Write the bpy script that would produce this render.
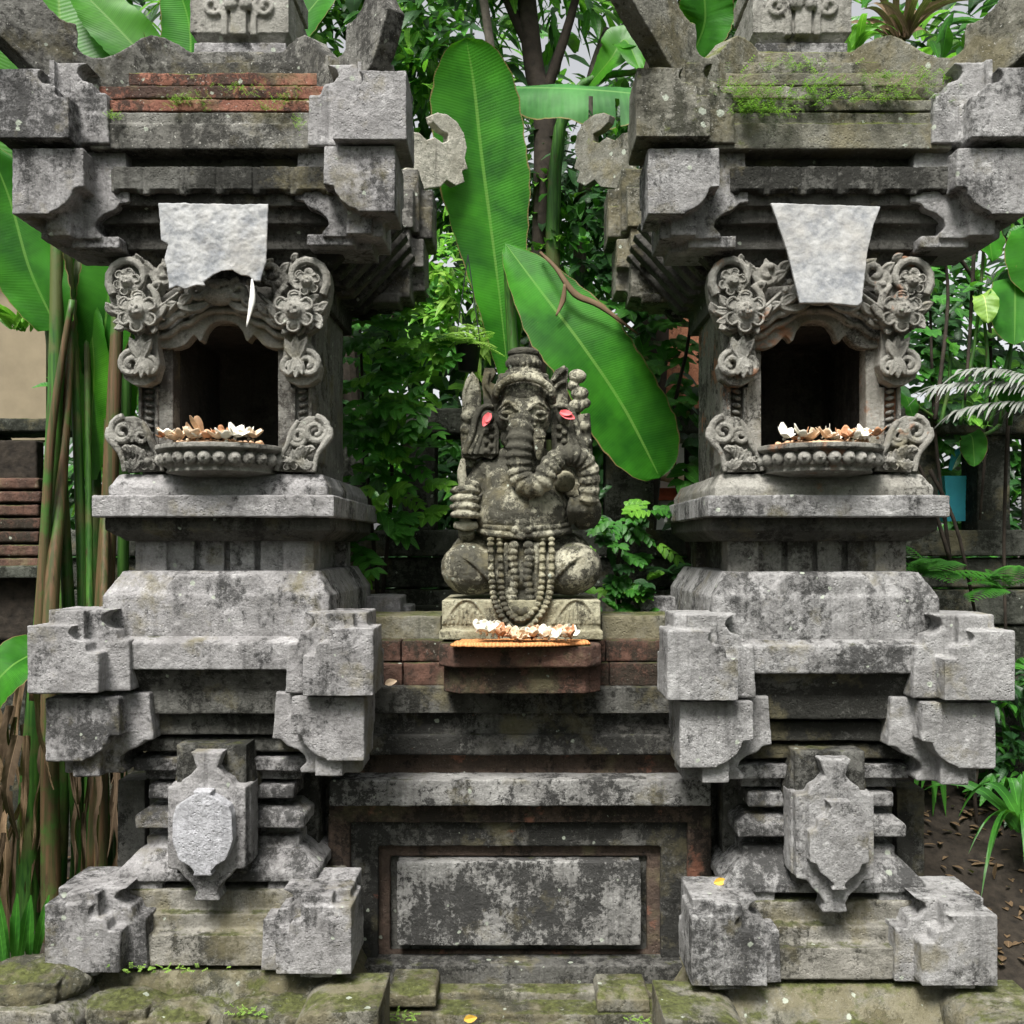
import bpy, bmesh, math, random
from mathutils import Vector, Matrix, noise
random.seed(7)
R = math.radians
D = 950.0                 # one unit u = 1/950 of the distance to the shrines' front plane
S = 2.5 / D               # metres per unit
EYE = 522 * S             # eye height above the ground
sc = bpy.context.scene
for o in list(bpy.data.objects): bpy.data.objects.remove(o)

# ---------------------------------------------------------------- camera, sky, sun, exposure
cam = bpy.data.cameras.new('camera'); cam_o = bpy.data.objects.new('camera', cam)
sc.collection.objects.link(cam_o); sc.camera = cam_o
cam.sensor_width = 36; cam.lens = 36 * 950 / 1024
cam.shift_x = -8 / 1024; cam.shift_y = 33 / 1024
cam.clip_start = 0.05; cam.clip_end = 400
cam_o.location = (0, -2.5, EYE); cam_o.rotation_euler = (R(90), 0, 0)

SUN_EL, SUN_AZ = 58, 200      # degrees; azimuth clockwise from +Y, so the light comes from behind the camera, a bit left
w = bpy.data.worlds.new('World'); sc.world = w; w.use_nodes = True
wn = w.node_tree; wn.nodes.clear()
sky = wn.nodes.new('ShaderNodeTexSky'); sky.sky_type = 'NISHITA'; sky.sun_disc = False
sky.sun_elevation = R(SUN_EL); sky.sun_rotation = R(SUN_AZ); sky.air_density = 1.0; sky.dust_density = 4.0
hs = wn.nodes.new('ShaderNodeHueSaturation'); hs.inputs['Saturation'].default_value = 0.12
bg = wn.nodes.new('ShaderNodeBackground'); bg.inputs[1].default_value = 0.09
wo = wn.nodes.new('ShaderNodeOutputWorld')
wn.links.new(sky.outputs[0], hs.inputs['Color']); wn.links.new(hs.outputs[0], bg.inputs[0]); wn.links.new(bg.outputs[0], wo.inputs[0])
sun = bpy.data.lights.new('sun', 'SUN'); sun.energy = 2.9; sun.angle = R(20); sun.color = (1, .97, .92)
sun_o = bpy.data.objects.new('sun', sun); sc.collection.objects.link(sun_o)
sd = Vector((math.sin(R(SUN_AZ)) * math.cos(R(SUN_EL)), math.cos(R(SUN_AZ)) * math.cos(R(SUN_EL)), math.sin(R(SUN_EL))))
sun_o.rotation_euler = sd.to_track_quat('Z', 'Y').to_euler(); sun_o.location = (0, -3, 6)
sc.render.engine = 'CYCLES'
sc.view_settings.view_transform = 'Standard'; sc.view_settings.look = 'None'
sc.view_settings.exposure = 1.3; sc.view_settings.gamma = 1
sc.cycles.max_bounces = 6; sc.cycles.diffuse_bounces = 3; sc.cycles.transparent_max_bounces = 6

# ---------------------------------------------------------------- materials
class NT:
    def __init__(s, name):
        m = bpy.data.materials.new(name); m.use_nodes = True; s.m = m; s.t = m.node_tree; s.t.nodes.clear()
        s.out = s.n('ShaderNodeOutputMaterial')
        g = s.n('ShaderNodeNewGeometry'); s.pos = g.outputs['Position']; s.nor = g.outputs['Normal']
    def n(s, ty, **kw):
        x = s.t.nodes.new(ty)
        for k, v in kw.items(): setattr(x, k, v)
        return x
    def set(s, sock, v):
        if isinstance(v, bpy.types.NodeSocket): s.t.links.new(v, sock)
        elif isinstance(v, (tuple, list)) and sock.type == 'RGBA': sock.default_value = (*v[:3], 1)
        else: sock.default_value = v
    def noise(s, scale, detail=4, rough=.55, vec=None, dist=0):
        x = s.n('ShaderNodeTexNoise'); s.set(x.inputs['Vector'], vec or s.pos)
        x.inputs['Scale'].default_value = scale; x.inputs['Detail'].default_value = detail
        x.inputs['Roughness'].default_value = rough; x.inputs['Distortion'].default_value = dist
        return x.outputs['Fac']
    def vor(s, scale, vec=None, feature='F1', out='Distance'):
        x = s.n('ShaderNodeTexVoronoi', feature=feature); s.set(x.inputs['Vector'], vec or s.pos)
        x.inputs['Scale'].default_value = scale; return x.outputs[out]
    def ramp(s, v, a, b, lo=0., hi=1.):
        x = s.n('ShaderNodeMapRange'); x.clamp = True; s.set(x.inputs[0], v)
        x.inputs[1].default_value = a; x.inputs[2].default_value = b
        x.inputs[3].default_value = lo; x.inputs[4].default_value = hi; return x.outputs[0]
    def math(s, op, a, b=0.):
        x = s.n('ShaderNodeMath', operation=op); s.set(x.inputs[0], a); s.set(x.inputs[1], b); return x.outputs[0]
    def mix(s, f, a, b, mode='MIX'):
        x = s.n('ShaderNodeMix', data_type='RGBA', blend_type=mode); s.set(x.inputs[0], f); s.set(x.inputs[6], a); s.set(x.inputs[7], b); return x.outputs[2]
    def vmul(s, v, k):
        x = s.n('ShaderNodeVectorMath', operation='MULTIPLY'); s.set(x.inputs[0], v); x.inputs[1].default_value = k; return x.outputs[0]
    def vadd(s, v, k):
        x = s.n('ShaderNodeVectorMath', operation='ADD'); s.set(x.inputs[0], v); s.set(x.inputs[1], k); return x.outputs[0]
    def bump(s, h, strength, dist, nrm=None):
        x = s.n('ShaderNodeBump'); s.set(x.inputs['Height'], h); x.inputs['Strength'].default_value = strength
        x.inputs['Distance'].default_value = dist
        if nrm: s.set(x.inputs['Normal'], nrm)
        return x.outputs[0]
    def upness(s):
        x = s.n('ShaderNodeSeparateXYZ'); s.set(x.inputs[0], s.nor); return x.outputs[2]
    def fin(s, col, rough=.9, nrm=None, spec=.25, transl=0., tcol=None, sheen=0.):
        p = s.n('ShaderNodeBsdfPrincipled'); s.set(p.inputs['Base Color'], col); s.set(p.inputs['Roughness'], rough)
        p.inputs['Specular IOR Level'].default_value = spec
        if nrm: s.set(p.inputs['Normal'], nrm)
        o = p.outputs[0]
        if transl:
            t = s.n('ShaderNodeBsdfTranslucent'); s.set(t.inputs[0], tcol or col)
            if nrm: s.set(t.inputs['Normal'], nrm)
            mx = s.n('ShaderNodeMixShader'); mx.inputs[0].default_value = transl
            s.t.links.new(o, mx.inputs[1]); s.t.links.new(t.outputs[0], mx.inputs[2]); o = mx.outputs[0]
        s.t.links.new(o, s.out.inputs[0]); return s.m

MOSS = (.06, .066, .024)
def stone(name, light, mid, dark, dk=.5, dsharp=.08, dscale=26, moss=.3, ochre=.2, red=0., speck=.5, pits=1., mosscol=MOSS, redcol=(.27, .085, .045), seed=0.):
    t = NT(name); off = t.vadd(t.pos, (seed, seed * 1.7, seed * .6))
    big = t.noise(3.2, 3, .6, off)
    mid_n = t.noise(9, 5, .6, off)
    col = t.mix(t.ramp(mid_n, .36, .64), mid, light)
    # fine grain of the volcanic stone
    gr = t.noise(150, 5, .8, off)
    col = t.mix(t.ramp(gr, .42, .68, .0, .5), col, tuple(c * .45 for c in mid))
    # pale crusts
    pale = t.noise(14, 9, .72, t.vadd(off, (4.1, 0, 2)))
    col = t.mix(t.ramp(pale, .56, .66, 0, .5), col, tuple(min(1, c * 1.45) for c in light))
    # black algae: patches of many small flecks, their extent set by a broad noise
    dn = t.noise(dscale * 1.9, 12, .84, t.vadd(off, (9.3, 5, 1)), .2)
    br = t.noise(5, 4, .6, t.vadd(off, (2.2, 7, 3)))
    stv = t.vmul(off, (14, 14, 2.2)); stn = t.noise(1, 5, .65, stv)
    oi = t.n('ShaderNodeObjectInfo'); rnd = t.math('MULTIPLY', t.math('SUBTRACT', oi.outputs['Random'], .5), .16)
    thr = t.math('ADD', t.math('ADD', t.math('MULTIPLY', br, .7), t.math('MULTIPLY', stn, .42)), t.math('SUBTRACT', rnd, .17))
    ds = t.math('ADD', dn, t.math('MULTIPLY', t.math('SUBTRACT', thr, .39), 1.05))
    e = .68 - dk * .36
    darkf = t.ramp(ds, e, e + dsharp, 0, .9)
    col = t.mix(darkf, col, dark)
    fineg = t.ramp(t.noise(75, 8, .8, t.vadd(off, (7, 7, 7))), .5, .62, 0, .45)
    col = t.mix(t.math('MULTIPLY', fineg, t.ramp(t.noise(8, 4, .6, t.vadd(off, (1, 5, 2))), .4, .6)), col, tuple(c * .25 for c in mid))
    # run-off stains drawn down the faces
    rs = t.noise(1, 6, .7, t.vmul(t.vadd(off, (5, 5, 0)), (22, 22, 1.6)))
    col = t.mix(t.ramp(rs, .54, .70, 0, .62), col, tuple(c * .3 for c in mid))
    if red:
        rn = t.noise(7, 8, .68, t.vadd(off, (1, 11, 4)))
        col = t.mix(t.ramp(rn, .66 - red * .3, .72 - red * .3), col, redcol)
    if ochre:
        on = t.noise(6, 7, .66, t.vadd(off, (8, 3, 9)))
        col = t.mix(t.ramp(on, .60 - ochre * .2, .72 - ochre * .2, 0, .65), col, (.17, .15, .085))
    if moss:
        mn = t.noise(11, 9, .68, t.vadd(off, (3, 3, 6)))
        up = t.ramp(t.upness(), -.1, .9, 0, .28)
        mf = t.math('ADD', mn, up); a = .93 - moss * .36
        mossf = t.ramp(mf, a, a + .1, 0, .9)
        mc = t.mix(t.ramp(t.noise(60, 4, .6, off), .35, .65), tuple(c * .55 for c in mosscol), tuple(c * 1.5 for c in mosscol))
        col = t.mix(mossf, col, mc)
    if speck:
        v = t.n('ShaderNodeTexVoronoi'); t.set(v.inputs['Vector'], t.vadd(off, (.3, .2, .1))); v.inputs['Scale'].default_value = 21
        sn = t.noise(48, 6, .75, off); sm = t.noise(7, 4, .6, t.vadd(off, (6, 6, 6)))
        dd = t.math('ADD', v.outputs['Distance'], t.math('MULTIPLY', sn, .45))
        dd = t.math('ADD', dd, t.ramp(sm, .38, .62, .25, -.09 * speck))
        col = t.mix(t.ramp(dd, .33, .36, .85, 0), col, (.42, .46, .38))
        v2 = t.noise(120, 2, .5, t.vadd(off, (2, 2, 2)))
        col = t.mix(t.ramp(v2, .68, .72, 0, .55 * speck), col, (.5, .49, .44))
    h1 = t.noise(150, 5, .8, off); h2 = t.noise(40, 7, .7, off)
    pit = t.ramp(t.vor(95, off), 0, .33)
    pm = t.ramp(t.noise(13, 3, .5, t.vadd(off, (5, 1, 1))), .42, .6)
    h = t.math('ADD', t.math('MULTIPLY', h1, .8), t.math('MULTIPLY', h2, .9))
    h = t.math('ADD', h, t.math('MULTIPLY', t.math('MULTIPLY', pit, pm), .55 * pits))
    h = t.math('SUBTRACT', h, t.math('MULTIPLY', darkf, .18))
    return t.fin(col, t.ramp(mid_n, .3, .7, .82, .97), t.bump(h, 1., .0068), .22)

GL, GM, GD = (.40, .39, .39), (.235, .228, .225), (.03, .03, .029)
M = {}
M['st'] = stone('weathered_stone', GL, GM, GD, dk=.42, dsharp=.12, moss=.12, ochre=.22)
M['st2'] = stone('weathered_stone_right', (.41, .405, .40), (.24, .235, .23), GD, dk=.48, dsharp=.12, moss=.12, ochre=.16, seed=3.3)
M['low'] = stone('damp_stone', (.33, .315, .28), (.19, .182, .155), (.035, .034, .027), dk=.45, moss=.5, ochre=.55, seed=1.7)
M['roofL'] = stone('lichen_roof_stone', (.23, .225, .205), (.135, .13, .115), (.035, .034, .03), dk=.5, moss=.22, ochre=.3, speck=1.3, seed=5.1)
M['roofR'] = stone('mossy_roof_stone', (.24, .235, .20), (.14, .135, .105), (.035, .036, .024), dk=.45, moss=.74, ochre=.6, speck=1., mosscol=(.11, .13, .03), seed=6.4)
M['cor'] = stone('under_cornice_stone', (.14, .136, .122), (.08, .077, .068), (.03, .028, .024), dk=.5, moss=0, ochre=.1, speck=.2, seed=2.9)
M['carve'] = stone('carved_stone', (.37, .36, .325), (.23, .222, .195), (.05, .047, .04), dk=.26, dscale=40, moss=0, ochre=.18, speck=.2, pits=.4, seed=8.)
M['carveR'] = stone('carved_stone_reddish', (.37, .36, .325), (.24, .23, .20), (.05, .047, .04), dk=.26, dscale=40, moss=0, ochre=.18, red=.28, redcol=(.34, .19, .12), speck=.2, pits=.4, seed=9.)
M['nich'] = stone('niche_stone', (.27, .265, .24), (.16, .155, .14), (.05, .045, .04), dk=.45, moss=0, ochre=.3, speck=.2, seed=10.)
M['nichR'] = stone('niche_stone_reddish', (.30, .29, .26), (.2, .19, .165), (.05, .045, .04), dk=.35, moss=0, ochre=.3, red=.34, redcol=(.36, .18, .11), speck=.2, seed=11.)
M['brick'] = stone('old_red_brick', (.29, .13, .09), (.19, .08, .055), (.04, .03, .025), dk=.5, moss=.6, ochre=.4, speck=.9, mosscol=(.16, .2, .05), seed=12.)
M['brick_d'] = stone('dirty_brick', (.15, .08, .058), (.085, .052, .04), (.035, .03, .022), dk=.5, moss=.55, ochre=.4, speck=.3, seed=13.)
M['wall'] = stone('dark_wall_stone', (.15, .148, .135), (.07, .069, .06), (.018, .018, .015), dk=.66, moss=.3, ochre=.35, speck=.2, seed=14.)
M['ledge'] = stone('flaked_dark_stone', (.36, .355, .34), (.22, .215, .205), (.022, .022, .021), dk=.62, dsharp=.05, dscale=27, moss=.15, ochre=.2, speck=.2, seed=15.)
M['frame'] = stone('wall_frame_stone', (.18, .176, .165), (.085, .083, .074), (.02, .02, .018), dk=.62, moss=.3, ochre=.4, red=.05, speck=.3, seed=16.)
M['frame_r'] = stone('rusty_wall_border', (.12, .085, .065), (.07, .052, .042), (.025, .022, .018), dk=.45, moss=.25, ochre=.2, red=.26, redcol=(.26, .12, .08), speck=.2, seed=17.)
M['statue'] = stone('statue_stone', (.52, .50, .385), (.34, .325, .245), (.03, .029, .023), dk=.66, dsharp=.07, dscale=20, moss=.2, ochre=.35, speck=.4, pits=1.2, seed=31.)
M['statue_p'] = stone('statue_relief_stone', (.45, .43, .31), (.3, .28, .19), (.035, .032, .024), dk=.45, dsharp=.08, dscale=30, moss=.2, ochre=.35, speck=.3, seed=19.)
M['mossy'] = stone('mossy_ground_stone', (.25, .24, .2), (.15, .145, .11), (.04, .04, .026), dk=.5, moss=.6, ochre=.8, speck=.4, mosscol=(.075, .085, .025), seed=20.)
M['back'] = stone('dark_back_wall', (.12, .125, .105), (.065, .068, .055), (.018, .02, .014), dk=.6, moss=.5, ochre=.3, speck=.1, mosscol=(.04, .055, .015), seed=21.)  # dark stone of the rear wall
M['horn'] = stone('pale_lichen_crust', (.55, .53, .45), (.4, .38, .31), (.08, .07, .05), dk=.2, moss=.1, ochre=.3, speck=.6, seed=22.)
M['niche_shade'] = stone('shaded_lining', (.07, .068, .062), (.045, .043, .04), (.02, .02, .018), dk=.4, moss=0, ochre=0, speck=0, seed=28.)  # shade inside the niche, painted in as a near-black colour
M['pale'] = stone('smooth_medallion_face', (.50, .50, .53), (.42, .42, .44), (.15, .15, .15), dk=.05, moss=0, ochre=0, speck=.1, seed=23.)
M['terra'] = stone('terracotta_plaster', (.42, .19, .11), (.34, .14, .08), (.12, .05, .035), dk=.2, moss=0, ochre=0, speck=.1, seed=24.)

def plain(name, col, rough=.6, var=.25, bumpd=.002, scale=40, spec=.3, transl=0.):
    t = NT(name); n = t.noise(scale, 5, .6)
    c = t.mix(t.ramp(n, .3, .7), tuple(x * (1 - var) for x in col), tuple(min(1, x * (1 + var)) for x in col))
    return t.fin(c, rough, t.bump(n, .6, bumpd), spec, transl)
def cloth_mat(name, seed):
    t = NT(name); off = t.vadd(t.pos, (seed, seed, 0))
    n = t.noise(22, 8, .7, off); n2 = t.noise(55, 5, .7, t.vadd(off, (1, 2, 3)))
    c = t.mix(t.ramp(n, .35, .62), (.20, .21, .225), (.42, .42, .415))
    c = t.mix(t.ramp(t.noise(6, 5, .6, off), .5, .7, 0, .55), c, (.34, .31, .26))
    c = t.mix(t.ramp(n2, .68, .74, 0, .8), c, (.12, .12, .12))
    return t.fin(c, .8, t.bump(t.math('ADD', n, t.math('MULTIPLY', n2, .5)), .8, .004), .25)
M['cloth'] = cloth_mat('grimy_white_sheet', 0.); M['cloth2'] = cloth_mat('grimy_white_panel', 4.)

def leafmat(name, c1, c2, vein=None, transl=.35, rough=.42, vs=60, spec=.45, edge=None):
    t = NT(name); uv = t.n('ShaderNodeUVMap').outputs[0]
    oi = t.n('ShaderNodeTexNoise'); t.set(oi.inputs['Vector'], t.pos); oi.inputs['Scale'].default_value = 7; oi.inputs['Detail'].default_value = 3
    c = t.mix(t.ramp(oi.outputs['Fac'], .35, .65), c1, c2)
    sp = t.n('ShaderNodeSeparateXYZ'); t.set(sp.inputs[0], uv); u, v = sp.outputs[0], sp.outputs[1]
    mid = t.math('ABSOLUTE', t.math('SUBTRACT', u, .5))
    # side veins slant away from the midrib
    ph = t.math('ADD', t.math('MULTIPLY', v, vs * 6.283), t.math('MULTIPLY', mid, -8.))
    sn = t.math('SINE', ph)
    h = t.math('MULTIPLY', sn, .5)
    c = t.mix(t.math('MULTIPLY', t.ramp(sn, -.2, 1, 0, .28), t.ramp(t.noise(11), .35, .7)), c, tuple(x * 1.5 for x in c2))
    ln = t.noise(1, 3, .5, t.vmul(uv, (2, 45, 1)))
    c = t.mix(t.ramp(ln, .4, .7, 0, .3), c, tuple(x * .6 for x in c1))
    c = t.mix(t.ramp(mid, .012, .022, .85, 0), c, vein or tuple(min(1, x * 2.2) for x in c2))
    if edge:
        c = t.mix(t.ramp(t.noise(38, 5, .7, t.vadd(t.pos, (3, 1, 2))), .70, .74, 0, .8), c, edge)
        c = t.mix(t.ramp(t.noise(5, 4, .6, t.vadd(t.pos, (1, 8, 2))), .48, .7, 0, .5), c, tuple(x * 1.8 for x in c2))
        c = t.mix(t.ramp(t.math('ADD', mid, t.math('MULTIPLY', t.noise(25), .03)), .497, .512), c, edge)
    return t.fin(c, rough, t.bump(h, .35, .001), spec, transl, t.mix(.35, c, (.14, .42, .01), 'MIX'))
M['ban'] = leafmat('banana_leaf_green', (.012, .085, .006), (.035, .175, .010), (.11, .26, .04), .3, .5, 120, spec=.14, edge=(.2, .14, .06))
M['ban2'] = leafmat('banana_leaf_mid', (.028, .14, .010), (.07, .27, .016), (.14, .32, .04), .45, .42, 90, spec=.3)
M['ban3'] = leafmat('banana_leaf_pale', (.03, .12, .03), (.06, .19, .05), (.14, .28, .09), .3, .55, 30, spec=.15, edge=(.25, .2, .08))
M['lf_d'] = leafmat('leaf_dark', (.009, .04, .010), (.02, .075, .016), None, .2, .45, 8)
M['lf_m'] = leafmat('leaf_mid', (.03, .14, .018), (.07, .25, .03), None, .35, .42, 8)
M['lf_b'] = leafmat('leaf_bright', (.10, .30, .03), (.2, .46, .05), None, .45, .42, 8)
M['lf_y'] = leafmat('leaf_lit', (.22, .42, .06), (.33, .55, .1), None, .5, .45, 8)
M['lf_g'] = leafmat('leaf_greyed', (.12, .13, .11), (.26, .275, .25), (.55, .55, .5), .1, .5, 20)
M['lf_r'] = leafmat('leaf_dry', (.10, .065, .035), (.2, .135, .08), None, .2, .7, 10, .2)
M['lf_s'] = leafmat('leaf_dry_dark', (.045, .03, .018), (.10, .07, .045), None, .1, .8, 10, .15)
M['fern'] = leafmat('fern_green', (.16, .30, .04), (.28, .44, .08), None, .4, .5, 8)
def stemmat(name, a, b, c):
    t = NT(name); n = t.noise(1, 5, .6, t.vmul(t.pos, (90, 90, 2.5))); n2 = t.noise(4, 5, .6)
    k = t.mix(t.ramp(n, .38, .62), a, b); k = t.mix(t.ramp(n2, .52, .6), k, c); k = t.mix(t.ramp(t.noise(1, 7, .75, t.vmul(t.pos, (40, 40, 7))), .56, .64, 0, .8), k, (.05, .032, .018))
    return t.fin(k, .5, t.bump(n, .5, .003), .35)
M['stem_g'] = stemmat('banana_stalk_green', (.018, .07, .010), (.06, .16, .024), (.08, .10, .03))
M['stem_r'] = stemmat('banana_stalk_reddish', (.05, .06, .02), (.13, .075, .04), (.045, .12, .02))
M['stem_d'] = stemmat('dried_sheath', (.13, .09, .055), (.26, .19, .125), (.07, .05, .032))
M['bark'] = plain('dark_bark', (.03, .023, .017), .9, .5, .006, 25)
M['bark2'] = plain('grey_bark', (.14, .12, .10), .9, .5, .006, 25)
M['soil'] = plain('dark_soil', (.024, .019, .014), .95, .6, .012, 30)
M['pot'] = plain('black_plastic', (.02, .02, .022), .45, .2)
M['blue'] = plain('blue_plastic', (.12, .75, 1.), .5, .05)
M['beige'] = plain('beige_plaster', (.22, .18, .12), .9, .1, .002, 10)
M['white'] = plain('pale_plaster', (.75, .74, .70), .8, .06)
M['red'] = plain('red_brick_paint', (.45, .1, .05), .8, .2)
M['pw'] = plain('flower_white', (.85, .82, .72), .6, .12, .001, 60, transl=.2)
M['py'] = plain('flower_cream', (.78, .60, .42), .6, .2, .001, 50, transl=.2)
M['po'] = plain('flower_wilted_orange', (.62, .33, .18), .65, .35, .001, 45, transl=.2)
M['pb'] = plain('petal_dry_brown', (.55, .36, .22), .7, .35, .001, 45, transl=.1)
M['pink'] = plain('pink_petal', (.72, .13, .14), .6, .15, .001)
M['tray'] = None
t = NT('woven_orange_leaf'); wv = t.n('ShaderNodeTexWave'); t.set(wv.inputs[0], t.pos); wv.inputs['Scale'].default_value = 32; wv.inputs['Distortion'].default_value = 9
M['tray'] = t.fin(t.mix(t.ramp(wv.outputs[1], .3, .7), (.42, .17, .06), (.56, .26, .10)), .7, t.bump(wv.outputs[1], .4, .001), .2)

# ---------------------------------------------------------------- mesh helpers (coordinates in u, z from eye level)
col = sc.collection
ORG = {}
def wpt(p): return Vector((p[0] * S, p[1] * S, p[2] * S + EYE))
def P(px, py, Y):             # point seen at photo position px, py when it stands at depth Y
    k = (D + Y) / D; return Vector(((px - 520) * k, Y, (545 - py) * k))
def zz(py, Y): return (545 - py) * (D + Y) / D
texs = {}
def tex(kind, sz):
    k = (kind, sz)
    if k not in texs:
        x = bpy.data.textures.new('rough_%s_%g' % (kind, sz), kind); x.noise_scale = sz
        if kind == 'CLOUDS': x.noise_depth = 3
        texs[k] = x
    return texs[k]
def thing(name, label, cat, loc, group=None, kind=None):
    o = bpy.data.objects.new(name, None); col.objects.link(o); o.empty_display_size = .1
    o.location = wpt(loc); ORG[o.name] = wpt(loc)
    o['label'] = label; o['category'] = cat
    if group: o['group'] = group
    return o
def obj(name, bm, mat, parent=None, vox=None, rough=1., smooth=True, label=None, cat=None, group=None, kind=None, sub=0, fine=True):
    me = bpy.data.meshes.new(name)
    if vox: bmesh.ops.recalc_face_normals(bm, faces=bm.faces)
    if parent is not None: org = ORG[parent.name]
    else:
        xs = [wpt(v.co) for v in bm.verts]
        org = Vector((sum(v.x for v in xs) / len(xs), sum(v.y for v in xs) / len(xs), min(v.z for v in xs)))
    for v in bm.verts: v.co = wpt(v.co) - org
    bm.to_mesh(me); bm.free()
    if isinstance(mat, (list, tuple)):
        for m in mat: me.materials.append(m)
    else: me.materials.append(mat)
    o = bpy.data.objects.new(name, me); col.objects.link(o)
    if parent is not None: o.parent = parent
    else: o.location = org
    ORG[o.name] = org
    if smooth and (vox or len(me.polygons) > 40): me.polygons.foreach_set('use_smooth', [True] * len(me.polygons))
    if vox:
        r = o.modifiers.new('weld', 'REMESH'); r.mode = 'VOXEL'; r.voxel_size = vox * S; r.use_smooth_shade = True
        if sub:
            sm = o.modifiers.new('soft', 'SMOOTH'); sm.iterations = sub; sm.factor = .5
        if rough:
            for kind, sz, st in (('CLOUDS', .10, .005), ('CLOUDS', .018, .0035)) if fine else (('CLOUDS', .03, .004),):
                d = o.modifiers.new('wear', 'DISPLACE'); d.texture = tex(kind, sz); d.texture_coords = 'GLOBAL'
                d.strength = st * rough; d.mid_level = .5
    if label: o['label'] = label
    if cat: o['category'] = cat
    if group: o['group'] = group
    if kind: o['kind'] = kind
    return o
def B(): return bmesh.new()
def quadbox(bm, lo, hi):      # lo, hi: (x0,x1,y0,y1,z) rectangles
    v = [bm.verts.new((r[i], r[j], r[4])) for r in (lo, hi) for i, j in ((0, 2), (1, 2), (1, 3), (0, 3))]
    for f in ((3, 2, 1, 0), (4, 5, 6, 7), (0, 1, 5, 4), (1, 2, 6, 5), (2, 3, 7, 6), (3, 0, 4, 7)): bm.faces.new([v[i] for i in f])
def box(bm, x0, x1, y0, y1, z0, z1): quadbox(bm, (x0, x1, y0, y1, z0), (x0, x1, y0, y1, z1))
def prism(bm, pts, a, b, plane='xz'):
    f = (lambda u, v, w: (u, w, v)) if plane == 'xz' else ((lambda u, v, w: (w, u, v)) if plane == 'yz' else (lambda u, v, w: (u, v, w)))
    A = [bm.verts.new(f(u, v, a)) for u, v in pts]; C = [bm.verts.new(f(u, v, b)) for u, v in pts]
    bm.faces.new(A); bm.faces.new(C[::-1]); n = len(pts)
    for i in range(n): bm.faces.new((A[i], C[i], C[(i + 1) % n], A[(i + 1) % n]))
def ell(bm, c, r, seg=14, ring=9, rot=None):
    m = Matrix.Translation(Vector(c)) @ (rot.to_4x4() if rot else Matrix()) @ Matrix.Diagonal((r[0], r[1], r[2], 1))
    bmesh.ops.create_uvsphere(bm, u_segments=seg, v_segments=ring, radius=1, matrix=m)
def smooth_path(pts, n=6):
    pts = [Vector(p) for p in pts]
    if len(pts) < 3: return pts
    out = []
    for i in range(len(pts) - 1):
        p0 = pts[max(i - 1, 0)]; p1 = pts[i]; p2 = pts[i + 1]; p3 = pts[min(i + 2, len(pts) - 1)]
        for k in range(n):
            s = k / n
            out.append(.5 * ((2 * p1) + (-p0 + p2) * s + (2 * p0 - 5 * p1 + 4 * p2 - p3) * s * s + (-p0 + 3 * p1 - 3 * p2 + p3) * s ** 3))
    out.append(pts[-1]); return out
def tube(bm, pts, rad, seg=8, n=5, flat=1.):
    ps = smooth_path(pts, n) if n > 1 else [Vector(p) for p in pts]
    N = len(ps); rings = []
    up = Vector((0, 1, 0))
    for i, p in enumerate(ps):
        t = (ps[min(i + 1, N - 1)] - ps[max(i - 1, 0)])
        if t.length < 1e-6: t = Vector((0, 0, 1))
        t.normalize()
        a = t.cross(up)
        if a.length < .05: a = t.cross(Vector((1, 0, 0)))
        a.normalize(); b = t.cross(a).normalized()
        s = i / (N - 1)
        if callable(rad): r = rad(s)
        elif isinstance(rad, (list, tuple)):
            q = s * (len(rad) - 1); j = min(int(q), len(rad) - 2); r = rad[j] * (1 - q + j) + rad[j + 1] * (q - j)
        else: r = rad
        rings.append([bm.verts.new(p + a * (math.cos(2 * math.pi * k / seg) * r) + b * (math.sin(2 * math.pi * k / seg) * r * flat)) for k in range(seg)])
    for A, C in zip(rings, rings[1:]):
        for k in range(seg): bm.faces.new((A[k], A[(k + 1) % seg], C[(k + 1) % seg], C[k]))
    bm.faces.new(rings[0][::-1]); bm.faces.new(rings[-1])
def spiral(bm, cx, cz, y, r0, r1, turns, a0, rad, dirn=1, ydep=0., seg=7):
    pts = []
    N = int(14 * turns)
    for i in range(N + 1):
        s = i / N; a = a0 + dirn * s * turns * 2 * math.pi; r = r0 + (r1 - r0) * s ** .8
        pts.append((cx + math.cos(a) * r, y + ydep * s, cz + math.sin(a) * r))
    tube(bm, pts, rad, seg, 1)
# ---------------------------------------------------------------- shrine
AX = 190.
UP_F = [(0, 0), (46, 0), (42, -4), (41, -9), (45, -14), (55, -15), (58, -18), (59, -27), (71, -27), (71, -68), (0, -68)]
UP_P = [(0, 0), (65, 0), (55, -5), (53, -11), (58, -18), (68, -21), (71, -31), (82, -31), (84, -83), (0, -83)]
LO_F = [(0, 0), (74, 0), (75, -38), (64, -39), (62, -46), (56, -54), (47, -60), (36, -64), (0, -65)]
LO_P = [(0, 0), (88, 0), (92, -49), (82, -50), (77, -56), (66, -60), (58, -66), (56, -73), (63, -80), (62, -84), (0, -84)]
def scl(poly, sx, sz): return [(a * sx, b * sz) for a, b in poly]

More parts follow.
